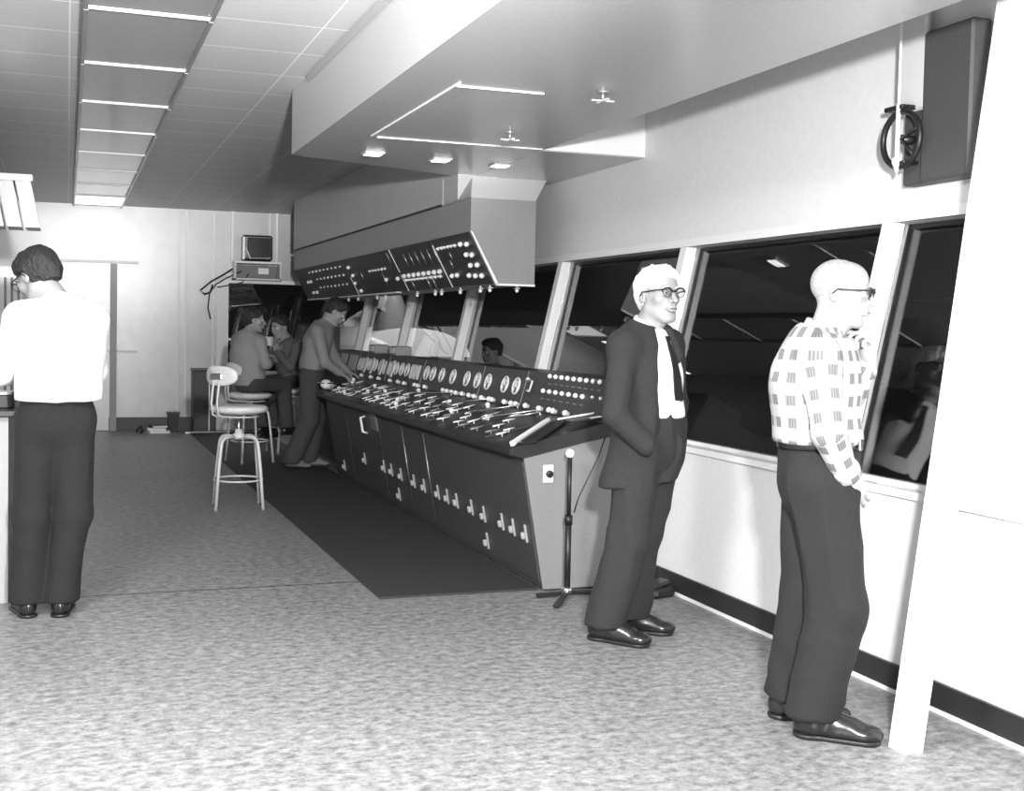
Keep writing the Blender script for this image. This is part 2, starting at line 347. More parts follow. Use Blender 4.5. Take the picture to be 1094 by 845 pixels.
# dials
dm=MB(); n=28
ring=[(0,.055*math.cos(2*math.pi*k/n),.055*math.sin(2*math.pi*k/n)) for k in range(n)]
dm.tube(ring,.0075,6,closed=True); dring=dm.mesh('dial_rim'); dring.materials.append(mat('dial_rim_white',.8,.35))
dfm=MB().lathe([(.055,-.004),(.055,.004)],rot=(0,R(90),0)).mesh('dial'); dfm.materials.append(mat('dial_face',.05,.4))
dhm=MB().box((-.006,0,0),(.004,.085,.014)).box((-.006,.026,0),(.004,.008,.075)).box((-.006,-.026,.0),(.004,.008,.075)).box((-.008,0,.016),(.004,.007,.05),rot=(R(20),0,0)).mesh('dial_marking'); dhm.materials.append(WHITE)
tilt=math.atan2(.07,.242)
for y in (7.34,7.555,7.90,8.13,8.37,8.71,9.0,9.24,9.42,10.02,10.2,10.38,10.95,11.15,11.4):
    f=link('dial',dfm,None,desk,(2.884,y,1.062),(0,tilt,0))
    link('dial_rim',dring,None,f,(-.004,0,0)); link('dial_marking',dhm,None,f)
sm=MB()
for y in (9.66,9.76,9.86,10.55,10.62,10.80,11.6,11.7,11.8):
    MB().box((2.878,y,1.055),(.02,.05,.13),rot=(0,tilt,0),bev=.004).box((2.866,y,1.055),(.01,.012,.09),rot=(0,tilt,0)).build('strip_meter',mat('meter_grey',.5,.4),desk)
for y,w_,z_ in ((12.1,.34,1.06),(12.55,.3,1.06),(12.95,.26,1.05)):
    MB().box((2.876,y,z_),(.012,w_,.17),rot=(0,tilt,0),bev=.004).build('instrument_plate',mat('plate_pale_grey',.4,.4,.2),desk)
for y in (10.48,10.9,11.25,11.52):
    MB().box((2.872,y,1.055),(.014,.07,.16),rot=(0,tilt,0),bev=.004).build('strip_meter',mat('meter_pale',.65,.4),desk)
# lamps
bme=MB().lathe([(.014,-.012),(.014,.004),(.017,.006),(.016,.016),(.009,.024),(.001,.026)],n=14).mesh('indicator_lamp'); bme.materials.append(BULB)
def lamp(y,x,z,s=1): link('indicator_lamp',bme,None,desk,(x,y,z),(0,tilt-R(90),0)).scale=(s,s,s)
for k in range(9): lamp(6.82-.092*k,2.914,1.150,.92)
for k in range(7): lamp(6.86-.1*k,2.886,1.055,.92)
for y in (6.13,6.02): lamp(y,2.886,1.06,.6)
for y in (6.38,6.56,6.64,6.78,7.03,7.2,7.27,7.42,7.64,7.72,7.86,8.02,8.16,8.34,8.45,8.56,8.70,8.82,9.3,9.5,9.62,9.9,10.15,10.4,10.8,11.1,11.5):
    lamp(y,2.838+random.uniform(-.012,.006),.948,1.1)
nme=MB().box((0,0,0),(.004,.045,.007)).mesh('name_strip'); nme.materials.append(mat('name_strip_grey',.2,.5))
for k in range(9): link('name_strip',nme,None,desk,(2.897,6.80-.09*k,1.105),(0,tilt,0))
for k in range(7): link('name_strip',nme,None,desk,(2.870,6.86-.1*k,1.008),(0,tilt,0))
MB().tube([(2.88,7.13,1.11),(2.866,7.02,1.11),(2.85,7.02,1.045),(2.86,7.1,1.045)],.008,8).build('bracket',WHITE,desk)
lamp(7.16,2.90,1.115,.8)
# levers lying on the sloping top
top=math.atan2(.13,.57)
def tz(x): return .80+(x-2.28)*.228
lv=MB(); lv.tube([(-.006,0,0),(0,0,.018)],.004,8); lv.tube([(-.044,0,.020),(.0,0,.021),(.044,0,.022)],[.0065,.0055,.0035],10)
lvm=lv.mesh('lever'); lvm.materials.append(mat('lever_pale',.75,.3,.2)); lvd=lvm.copy(); lvd.materials.clear(); lvd.materials.append(mat('lever_grey',.22,.35,.2))
cnt=0
for r_,(x,st,ph) in enumerate(((2.385,.215,0),(2.47,.235,.1),(2.565,.25,.04),(2.66,.27,.15))):
    y=6.05+ph
    while y<11.2:
        if cnt<96 and y>6.0+(x-2.28)*1.15+.12:
            s=random.uniform(.8,1.15)
            o=link('lever',lvm if random.random()<.68 else lvd,None,desk,(x+random.uniform(-.03,.03),y+random.uniform(-.05,.05),tz(x)),(0,-top+random.uniform(-.05,.08),random.uniform(-.12,.16))); o.scale=(s,1,1); cnt+=1
        y+=st*random.uniform(.7,1.3)
kb=MB().lathe([(.016,0),(.013,.012),(.018,.02),(.018,.03),(.010,.036)],n=14).mesh('knob'); kb.materials.append(BULB)
for (x,y) in [(2.42,8.7),(2.5,8.95),(2.55,7.0),(2.45,9.4),(2.6,9.7),(2.66,8.1),(2.52,10.0),(2.66,10.3),(2.4,10.4),(2.75,9.2),(2.74,7.5),(2.52,7.62),(2.44,10.8),(2.62,11.0),(2.7,11.3),(2.5,11.4)]:
    link('knob',kb,None,desk,(x,y,tz(x)),(0,-top,0))
for (x0,y0,x1,y1) in [(2.32,9.85,2.62,9.35),(2.62,9.3,2.80,8.5),(2.55,7.35,2.8,7.1),(2.5,7.0,2.78,6.72),(2.62,8.0,2.82,7.72),(2.58,6.75,2.76,6.62)]:
    m=MB(); m.tube([(x0,y0,tz(x0)+.025),(x1,y1,tz(x1)+.03)],.005,6); m.tube([(x1,y1,tz(x1)),(x1,y1,tz(x1)+.03)],.006,6); m.build('long_lever',STEEL,desk)
for k in range(8): MB().box((2.53,6.4+k*.58,tz(2.53)+.002),(.42,.006,.003),rot=(0,-top,0)).build('panel_seam',mat('seam_grey',.08,.5),desk)
# pale round knob in a guard ring at the far front corner of the desk
kk=MB().ball((2.34,10.93,.885),.055,16,(1,1,.85)).build('round_knob',BULB,desk)
MB().tube([(2.34+.08*math.cos(q*.5236),10.93+.08*math.sin(q*.5236),.90) for q in range(12)],.006,6,closed=True).build('guard_ring',CHROME,kk)
MB().lathe([(.06,.80),(.06,.825),(.03,.84)],(2.34,10.93,0)).build('knob_base',BLACK,desk)
# box-like plate instruments on the ledge at the far end
for (y,z,l) in ((11.55,1.17,'small grey instrument box on the desk ledge at the far end'),(10.75,1.17,'small grey instrument box on the desk ledge, nearer of two')):
    t=empty('instrument_box',(3.02,y,z+.002),0,l,'instrument box')
    MB().box((0,0,.045),(.16,.24,.09),bev=.01).build('case',mat('instr_grey',.3,.4),t); MB().box((-.082,0,.05),(.004,.16,.05)).build('face_plate',WHITE,t)
# papers and books on the near end
t=empty('log_book',(2.52,6.085,tz(2.52)+.006),0,'open log book with white page edge lying slanted on the near end of the desk','book')
t.rotation_euler=(Matrix.Rotation(-top,3,'Y')@Matrix.Rotation(R(47),3,'Z')).to_euler()
MB().box((0,-.045,.006),(.56,.12,.010),bev=.002).build('cover',BLACK,t); MB().box((-.01,.03,.016),(.60,.026,.028),bev=.004).build('pages',PAPER,t)
MB().box((.0,-.005,.016),(.54,.010,.012),bev=.003).build('spine_strip',STEEL,t)
t=empty('clipboard',(2.80,6.02,.945),R(-5),'thin clipboard with a sheet of paper at the near end of the desk','clipboard')
MB().box((.03,0,.010),(.30,.13,.008),rot=(0,-R(9),0)).build('board',BLACK,t); MB().box((.07,-.05,.02),(.15,.05,.003),rot=(0,-R(9),0)).build('paper_sheet',PAPER,t)
MB().box((0,.055,.02),(.32,.008,.01),rot=(0,-R(9),0)).build('metal_edge',WHITE,t)
m=MB(); m.tube([(2.84,5.86,.86),(2.80,5.865,.74),(2.74,5.868,.62),(2.69,5.87,.52),(2.66,5.86,.44)],.004,6); tag(m.build('cord',BLACK),'thin black line standing in for a shadow on the pale desk end','cord')  # dark tube standing in for a thin shadow line on the desk end
# tripod stand by the end of the desk
st=empty('tripod_stand',(2.565,5.72,0),0,'black floor stand with white ball top beside the desk end','stand')
MB().tube([(0,0,.03),(0,0,.42)],.017,12).tube([(0,0,.42),(0,0,.765)],.012,12).lathe([(.022,.40),(.022,.45)]).build('pole',BLACK,st)
MB().ball((0,0,.785),.025,14).build('ball_top',BULB,st); MB().lathe([(.028,.03),(.03,.05),(.02,.06)]).build('collar',CHROME,st)
for a,l_ in ((172,.17),(-126,.27),(4,.25)):
    MB().box((l_/2*math.cos(R(a)),l_/2*math.sin(R(a)),.022),(l_,.035,.02),rot=(0,R(4),R(a)),bev=.006).build('leg',BLACK,st)
# dark pedal-like box against the wall corner
t=empty('foot_pedal',(3.07,5.62,0),R(15),'small dark rounded foot pedal on the floor by the white wall','pedal')
MB().box((0,0,.03),(.16,.12,.06),bev=.02).build('base',BLACK,t); MB().box((-.02,0,.07),(.15,.10,.03),rot=(0,R(-10),0),bev=.012).build('treadle',LEATHER,t)
# ------------------------------------------------------------------ hanging control cabinet
cab=empty('hanging_control_cabinet',(0,0,0),0,'long grey control cabinet hanging above the desk with switches and lamps','control cabinet')
A=(2.64,2.12);B=(2.83,1.77)
MB().prism([(2.64,2.12),(2.64,2.35),(3.12,2.35),(3.12,1.76),(2.835,1.76)],7.66,14.3).build('case',CABD,cab)
MB().prism([(2.638,2.12),(2.638,2.352),(3.122,2.352),(3.122,1.757),(2.833,1.757)],7.645,7.662).build('end_panel',CABG,cab)['label']='pale grey end panel'
m=MB(); m.prism([(2.632,2.125),(2.648,2.115),(2.846,1.763),(2.83,1.752)],7.63,7.65); m.prism([(2.83,1.750),(2.83,1.764),(3.12,1.764),(3.12,1.750)],7.63,7.65); m.build('end_trim',WHITE,cab)
MB().prism([(2.79,1.752),(2.84,1.752),(2.84,1.762),(2.79,1.762)],10.1,14.2).build('bottom_ledge',WHITE,cab)
def pp(s,off=0): # point on the sloping switch face
    nx,nz=-(A[1]-B[1]),-(B[0]-A[0]); l=math.hypot(nx,nz); return A[0]+(B[0]-A[0])*s+nx/l*off, A[1]+(B[1]-A[1])*s+nz/l*off
for a,b in ((7.67,8.56),(8.585,9.78),(9.80,11.6),(11.62,14.28)):
    q=[pp(.0,.002),pp(1,.002),pp(1,.012),pp(0,.012)]; MB().prism(q,a,b).build('switch_panel',PANEL,cab)
for y,s0,s1 in ((8.572,.1,1.0),(9.79,-.0,.55),(9.79,.62,1.0),(11.61,.5,1.0)):
    q=[pp(s0,.012),pp(s1,.012),pp(s1,.016),pp(s0,.016)]; MB().prism(q,y-.008,y+.008).build('panel_trim',WHITE,cab)
ta=math.atan2(B[0]-A[0],A[1]-B[1])
def cl(y,s,sc_=1):
    x,z=pp(s,.014); link('indicator_lamp',bme,None,cab,(x,y,z),(0,-R(90)-ta,0)).scale=(sc_,)*3
for y,s in [(7.91,.18),(7.78,.2),(7.89,.39),(7.78,.41),(7.91,.6),(7.77,.61),(8.04,.79),(7.91,.81),(7.78,.82),(8.42,.76),(8.3,.76),(9.91,.68),(10.29,.67),(11.45,.22),(11.43,.45),(11.5,.66),(11.4,.88),(13.7,.44),(13.55,.44),(13.7,.79),(13.5,.79)]: cl(y,s,1.15)
for k in range(8): cl(9.67-.144*k,.64,1.2)
tgm=MB().tube([(0,0,0),(0,0,.03)],.006,8).tube([(0,0,.012),(0,0,.014)],.012,8).mesh('toggle_switch'); tgm.materials.append(BULB)
def tg(y,s,l=1):
    x,z=pp(s,.012); link('toggle_switch',tgm,None,cab,(x,y,z),(random.uniform(-.3,.3),-R(90)-ta+.5,0)).scale=(1.3,1.3,l)
for k in range(6): tg(8.44-.08*k,.2)
for k in range(6): tg(10.72-.11*k,.42,.8)
for k in range(9): tg(13.4-.2*k,.17,.7)
for k in range(8): tg(13.15-.19*k,.41,.7)
for k in range(8): tg(13.2-.19*k,.67,.6)
for k in range(9): tg(9.66-.12*k,.76,1.4)
bar=MB()
for k in range(6):
    y=9.42-.168*k; x0,z0=pp(.16,.018); x1,z1=pp(.46,.018); MB().tube([(x0,y,z0),(x1,y-.0,z1)],.004,6).build('slide_bar',STEEL,cab)
for y,s0,s1 in ((8.25,.3,.45),(8.32,.45,.62),(9.1,.75,1),(8.95,.75,.98),(9.55,.78,.98),(10.35,.5,.85),(11.1,.4,.6),(9.9,.05,.3)):
    x0,z0=pp(s0,.018);x1,z1=pp(s1,.018); MB().tube([(x0,y,z0),(x1,y,z1)],.005,6).build('marker_line',STEEL,cab)
# little lamps hanging under the lower edge
sm_=MB().tube([(0,0,0),(0,0,-.03)],.006,8).ball((0,0,-.036),.014,10).box((0,0,-.02),(.012,.085,.006)).mesh('underside_lamp'); sm_.materials.append(BULB)
for y in (12.2,11.77,10.99,10.68,9.62,9.1,8.93,8.46,8.0,7.80): link('underside_lamp',sm_,None,cab,(2.845,y,1.757))
link('underside_lamp',sm_,None,cab,(3.02,7.72,1.757))
# ------------------------------------------------------------------ monitor on its shelf above the back window
t=empty('monitor_shelf',(2.40,15.86,2.03),0,'pale metal bracket shelf under the monitor with a white sticker','shelf')
MB().box((0,-.12,.235),(.62,.30,.03),bev=.005).build('shelf_board',WHITE,t)
MB().box((-.30,-.12,.11),(.02,.28,.22)).box((.30,-.12,.11),(.02,.28,.22)).box((0,-.12,.012),(.62,.28,.02)).build('bracket',BEIGE,t)
MB().box((0,.0,.11),(.56,.05,.19),bev=.01).build('amplifier_box',mat('amp_grey',.16,.5),t)
MB().box((.10,-.07,.13),(.14,.01,.08)).build('sticker',PAPER,t)
t=empty('monitor',(2.40,15.72,2.282),R(-6),'small black television monitor on the shelf above the back window','monitor')
MB().box((0,.05,.18),(.40,.26,.34),bev=.025).build('casing',BLACK,t)
MB().box((.02,-.085,.185),(.30,.02,.26),bev=.02).build('screen',mat('crt_screen',.03,.08),t)
MB().box((-.18,-.1,.17),(.03,.012,.30)).build('side_panel',WHITE,t)
MB().tube([(-.15,-.11,.17),(-.09,-.12,.03)],.009,8).build('stay',WHITE,t)
MB().ball((-.14,-.11,.03),.018).build('dial_knob',BLACK,t); MB().ball((.12,-.11,.02),.018).build('dial_knob',BLACK,t)
m=MB(); m.tube([(2.12,15.8,2.2),(1.97,15.74,2.10),(1.80,15.72,2.0),(1.66,15.7,1.88),(1.72,15.72,1.83),(1.80,15.8,1.86),(1.84,15.9,1.96)],.012,8)
m.tube([(2.2,15.75,2.15),(2.0,15.8,2.05),(1.88,15.85,1.97),(1.80,15.88,1.85),(1.78,15.9,1.65),(1.82,15.92,1.5)],.009,8); m.tube([(2.3,15.75,2.12),(2.22,15.8,2.0),(2.05,15.85,1.96),(1.9,15.9,1.93)],.008,8)
tag(m.build('cable_bundle',BLACK),'loose black cables drooping from the monitor shelf to the window post','cable')
# ------------------------------------------------------------------ things by the back wall
t=empty('floor_cabinet',(1.71,15.72,0),0,'tall dark narrow cabinet standing by the back wall beside the window post','cabinet')
MB().box((0,0,.415),(.28,.34,.81),bev=.006).build('case',PANEL,t); MB().box((.06,-.175,.42),(.012,.012,.78)).build('edge_strip',STEEL,t); MB().box((0,-.02,.835),(.31,.38,.02)).build('top_board',mat('cab_top',.06,.4),t)
MB().box((.03,-.2,.012),(.55,.05,.022)).build('foot_rail',STEEL,t)
t=empty('waste_bin',(1.33,15.76,0),0,'small dark square bin on the floor by the back wall','bin')
MB().hexa([(-.055,-.06,0),(.055,-.06,0),(.055,.06,0),(-.055,.06,0),(-.075,-.08,.25),(.075,-.08,.25),(.075,.08,.25),(-.075,.08,.25)]).build('bucket',BLACK,t); MB().box((0,0,.255),(.17,.18,.015)).build('rim',PANEL,t)
for i,(x,y,z,w_,a,l,mt) in enumerate([(1.14,15.66,0,.26,3,'white book lying flat on the floor, bottom of the small pile',PAPER),(1.12,15.69,.034,.24,-8,'grey book lying on the white one in the floor pile',BEIGE),(1.13,15.68,.068,.20,12,'dark book on top of the small floor pile',PANEL)]):
    t=empty('book',(x,y,z),R(a),l,'book','books piled on the floor')
    MB().box((0,0,.0025),(w_,.20,.004)).box((0,0,.0305),(w_,.20,.004)).box((-w_/2+.002,0,.016),(.004,.20,.03)).build('cover',mt,t); MB().box((.002,-.002,.0165),(w_-.01,.19,.024)).build('pages',PAPER,t)
m=MB(); m.tube([(.86,15.7,.012),(.88,15.66,.06),(.91,15.68,.09),(.94,15.6,.03),(.90,15.55,.012)],.012,8); tag(m.build('coiled_cord',BLACK),'crumpled dark cord lying left of the floor books','cord')
# ------------------------------------------------------------------ stools
def stool(h,label,back=True,lr=0):
    t=empty('stool',(0,0,0),0,label,'stool','drafting stools by the control desk')
    L=[]
    for sx in(-1,1):
        for sy in(-1,1):
            pts=[(sx*.03,sy*.03,.56),(sx*.095,sy*.095,.562),(sx*.120,sy*.120,.553),(sx*.136,sy*.136,.525),(sx*.144,sy*.144,.47),(sx*.16,sy*.16,.30),(sx*.18,sy*.18,.012)]
            lg=MB().tube(pts,.0125,10).build('leg',BEIGE,t); MB().lathe([(.016,0),(.016,.03)],(sx*.18,sy*.18,0),12).build('foot',mat('stool_foot',.3,.5),lg)
    for ch in [q for q in bpy.data.objects if q.parent==t and q.name.startswith('leg')]: ch.rotation_euler.z=lr
    ringp=[(.178*math.cos(2*math.pi*k/32)*1.06,.178*math.sin(2*math.pi*k/32)*1.06,.225) for k in range(32)]
    MB().tube(ringp,.008,8,closed=True).build('foot_ring',BEIGE,t)
    MB().lathe([(.05,.545),(.055,.575),(.03,.59),(.028,.62)]).build('hub',BEIGE,t)
    MB().tube([(0,0,.50),(0,0,h-.03)],.013,12).build('spindle',CHROME,t)
    MB().lathe([(.14,h-.045),(.205,h-.03),(.225,h-.012),(.225,h+.008),(.20,h+.022),(.08,h+.026),(.001,h+.027)],n=36).build('seat',SEATM,t)
    r2=[(.155*math.cos(2*math.pi*k/28),.155*math.sin(2*math.pi*k/28),h-.062) for k in range(28)]
    MB().tube(r2,.006,6,closed=True).build('seat_wire',BEIGE,t)
    if back:
        MB().tube([(-.02,-.03,h-.05),(-.2,-.03,h-.06),(-.255,-.03,h-.04),(-.27,-.03,h+.05),(-.255,-.03,h+.17),(-.235,-.03,h+.28)],.009,8).tube([(-.02,.03,h-.05),(-.2,.03,h-.06),(-.255,.03,h-.04),(-.27,.03,h+.05),(-.255,.03,h+.17),(-.235,.03,h+.28)],.009,8).build('back_support',BEIGE,t)
        b=MB(); N=28; rows=[]
        for (s,dx) in ((.999,.012),(1,0),(.98,-.012)):
            pass
        vs=[];fs=[]
        for layer,(off) in enumerate((.012,-.012)):
            for rr in (0,.35,.7,.92,1.0):
                for k in range(N):
                    a=2*math.pi*k/N; y=.165*rr*math.copysign(abs(math.cos(a))**.8,math.cos(a)); z=.078*rr*math.copysign(abs(math.sin(a))**.8,math.sin(a))
                    o=off if rr<1 else off*.3
                    vs.append((-.235+o+2.2*y*y*.8,y,h+.26+z))
        for layer in (0,1):
            for j in range(4):
                for k in range(N):
                    p=layer*5*N; fs.append((p+j*N+k,p+j*N+(k+1)%N,p+(j+1)*N+(k+1)%N,p+(j+1)*N+k))
        for k in range(N): fs.append((4*N+k,4*N+(k+1)%N,9*N+(k+1)%N,9*N+k))
        b.add(vs,fs,True); b.build('backrest',SEATM,t)
        MB().box((-.252,0,h+.255),(.02,.13,.05),bev=.008).build('back_plate',STEEL,t)
    return t
s1=stool(.785,'pale metal stool with oval backrest, the nearer empty one',lr=-R(42)); s1.location=(1.28,9.21,0); s1.rotation_euler.z=R(38)
s2=stool(.70,'lower pale stool under the seated man with folded arms'); s2.location=(1.80,12.15,.0105); s2.rotation_euler.z=R(20)
s3=copy_tree(s2); s3.location=(2.355,13.0,.0105); s3.rotation_euler.z=R(190); s3['label']='stool under the seated man with the cup, mostly hidden'
# ------------------------------------------------------------------ left edge: desk, rack, hood
t=empty('side_desk',(-.86,6.75,0),0,'grey desk at the left edge in front of the man in the white shirt','desk')
MB().box((0,0,.975),(1.24,1.0,.03),bev=.004).build('desk_top',mat('desk_top_dark',.04,.4),t); MB().box((0,.02,.48),(1.16,.92,.955)).build('pedestal',mat('desk_grey',.35,.5),t)
t=empty('desk_box',(-.36,6.55,.99),0,'dark flat box with pale lid on the left desk','box')
MB().box((0,0,.035),(.2,.25,.07),bev=.006).build('case',PANEL,t); MB().box((0,-.01,.075),(.17,.2,.01)).build('lid',PAPER,t)
t=empty('louvred_rack',(-.80,9.3,0),0,'pale rack with vertical louvres behind the man at the left edge','rack')
MB().box((0,0,.92),(1.0,.5,1.84),bev=.01).build('cabinet',BEIGE,t)
m=MB()
for k in range(22): m.box((-.48+k*.045,-.262,1.15),(.016,.03,1.2))
m.build('louvre',mat('louvre_dark',.12,.5),t)
t=empty('vent_hood',(-.42,9.0,0),0,'ribbed metal ventilation hood hanging from the ceiling at the left edge','ventilation hood')
m=MB()
for k in range(5):
    x0=-.42+k*.12; m.hexa([(x0+.07,-.06,2.11),(x0+.17,-.06,2.11),(x0+.17,.30,2.11),(x0+.07,.30,2.11),(x0,-.02,2.44),(x0+.105,-.02,2.44),(x0+.105,.30,2.44),(x0,.30,2.44)])
m.build('ribs',SOFF,t)
MB().box((-.10,.14,2.465),(.56,.36,.05),bev=.008).build('cap',WHITE,t); MB().box((-.30,.14,2.72),(.2,.2,.48)).build('duct',SOFF,t)
# ------------------------------------------------------------------ wall device top right
t=empty('wall_valve_unit',(3.45,4.02,2.42),0,'dark square wall unit with a round hand wheel on a white rod','wall fixture')
MB().box((-.05,-.16,-.02),(.10,.28,.62),bev=.01).build('back_box',mat('dark_unit',.06,.6),t)
MB().box((-.065,.075,.19),(.03,.17,.42),bev=.01).build('pale_cover',mat('pale_cover_paint',.6,.5),t); MB().box((-.035,.045,-.17),(.07,.15,.32),bev=.008).build('lower_box',mat('dark_unit',.06,.6),t)
w_=[( -.13+.0*k,.06+.115*math.cos(2*math.pi*k/28),-.14+.115*math.sin(2*math.pi*k/28)) for k in range(28)]
hwl=MB().tube(w_,.013,8,closed=True).build('hand_wheel',BLACK,t)
MB().tube([(-.13,.06,-.14),(-.13,-.045,-.10)],.008,6).tube([(-.13,.06,-.14),(-.13,-.02,-.22)],.008,6).tube([(-.13,.06,-.14),(-.02,.06,-.14)],.02,8).build('spoke',BLACK,hwl)
MB().tube([(-.14,.07,.52),(-.14,.07,-.22)],.006,8).tube([(-.14,.07,.01),(-.14,.07,-.22)],.011,8).tube([(-.14,.07,.50),(-.14,.07,.40)],.010,8).build('rod',WHITE,t)
MB().lathe([(.001,-.29),(.022,-.235),(.022,-.22),(.012,-.215)],(-.14,.07,0),16).build('cone_tip',WHITE,t)
MB().box((-.10,.10,-.005),(.09,.12,.02),bev=.004).build('clamp',BLACK,t); MB().box((-.07,.07,-.24),(.15,.10,.016),bev=.004).build('clamp',BLACK,t)
# slanted white post near the camera at the right
m=MB(); z1=2.95; a=.135
m.hexa([(2.752,3.26,0),(2.832,3.26,0),(2.832,3.34,0),(2.752,3.34,0),(2.752+a*z1,3.26,z1),(2.832+a*z1,3.26,z1),(2.832+a*z1,3.34,z1),(2.752+a*z1,3.34,z1)])
tag(m.build('slanted_post',WHITE),'slanted white post at the right edge near the window wall','post')
# ------------------------------------------------------------------ outside in the dark: invented pale hood stands in for a bright window patch
t=empty('standin_hood',(7.2,26.0,0),0,'pale curved hood outside, invented stand-in for a bright patch in far windows','stand-in hood')
prof=[(1.3*math.cos(R(k)),.80+.62*math.sin(R(k))) for k in range(0,181,10)]
MB().prism(prof,-1.5,3.5).build('cover',mat('pale_steel',.6,.5),t)
MB().box((0,1,.40),(2.4,4.6,.80)).build('plinth',PANEL,t)
MB().lathe([(.5,1.35),(.15,2.2),(.15,4.6)],(-.2,-.5,0)).build('flue',mat('flue_grey',.25,.5),t)
struct('floor',MB().box((13,15,-.05),(18.7,40,.1)),BLACK)
#PEOPLE
# ------------------------------------------------------------------ people: smooth blended surfaces meshed in numpy
def V3(a): return np.array(a,np.float32)
def smin(a,b,k):
    if k<=0: return np.minimum(a,b)
    h=np.clip(.5+.5*(b-a)/k,0,1); return b+(a-b)*h-k*h*(1-h)
class SDF:
    def __init__(s): s.ops=[]; s.M=None
    def _r(s,*ps): return ps
    def cap(s,a,b,ra,rb=None,k=.03,flat=None,op='+'):
        s.ops.append((op,'cap',V3(a),V3(b),ra,ra if rb is None else rb,k,flat)); return s
    def ell(s,c,r,k=.02,rot=None,op='+'):
        s.ops.append((op,'ell',V3(c),V3(r),None if rot is None else np.array(rot,np.float32),k)); return s
    def plane(s,p,n,k=.004):      # keep the side where (x-p).n<0
        n=V3(n); n=n/np.linalg.norm(n); s.ops.append(('i','pl',V3(p),n,k)); return s
    def ext(s,o): s.ops+=o.ops; return s
    def ev(s,X,Y,Z):
        d=np.full(X.shape,9.,np.float32)
        for o in s.ops:
            if o[1]=='cap':
                _,_,a,b,ra,rb,k,flat=o; ab=b-a; L=float(ab.dot(ab))+1e-9
                px,py,pz=X-a[0],Y-a[1],Z-a[2]
                t=np.clip((px*ab[0]+py*ab[1]+pz*ab[2])/L,0,1)
                qx,qy,qz=px-t*ab[0],py-t*ab[1],pz-t*ab[2]; r=ra+(rb-ra)*t
                if flat is not None:
                    n,f=flat; n=V3(n); n=n/np.linalg.norm(n); q=qx*n[0]+qy*n[1]+qz*n[2]; e=q*(1/f-1); qx=qx+e*n[0];qy=qy+e*n[1];qz=qz+e*n[2]
                    l=np.sqrt(qx*qx+qy*qy+qz*qz)+1e-9
                    # rescale to keep near-true distance
                    g=np.sqrt(1+((q/f)**2/(l*l))*(1/(f*f)-1)); v=(l-r)/g
                else: v=np.sqrt(qx*qx+qy*qy+qz*qz)-r
            elif o[1]=='ell':
                _,_,c,r,rot,k=o; px,py,pz=X-c[0],Y-c[1],Z-c[2]
                if rot is not None:
                    px,py,pz=(px*rot[0,0]+py*rot[1,0]+pz*rot[2,0],px*rot[0,1]+py*rot[1,1]+pz*rot[2,1],px*rot[0,2]+py*rot[1,2]+pz*rot[2,2])
                k0=np.sqrt((px/r[0])**2+(py/r[1])**2+(pz/r[2])**2); k1=np.sqrt((px/r[0]**2)**2+(py/r[1]**2)**2+(pz/r[2]**2)**2)+1e-6
                v=k0*(k0-1)/k1
            else:
                _,_,p,n,k=o; v=(X-p[0])*n[0]+(Y-p[1])*n[1]+(Z-p[2])*n[2]
            if o[0]=='+': d=smin(d,v,k)
            elif o[0]=='-': d=-smin(-d,v,k)
            else: d=-smin(-d,-v,k)
        return d
    def bounds(s,m=.03):
        lo=np.full(3,9.);hi=-lo
        for o in s.ops:
            if o[0]!='+': continue
            if o[1]=='cap':
                for p,r in((o[2],o[4]),(o[3],o[5])): lo=np.minimum(lo,p-r);hi=np.maximum(hi,p+r)
            else:
                r=max(o[3]) if o[4] is not None else o[3]; lo=np.minimum(lo,o[2]-r);hi=np.maximum(hi,o[2]+r)
        return lo-m,hi+m
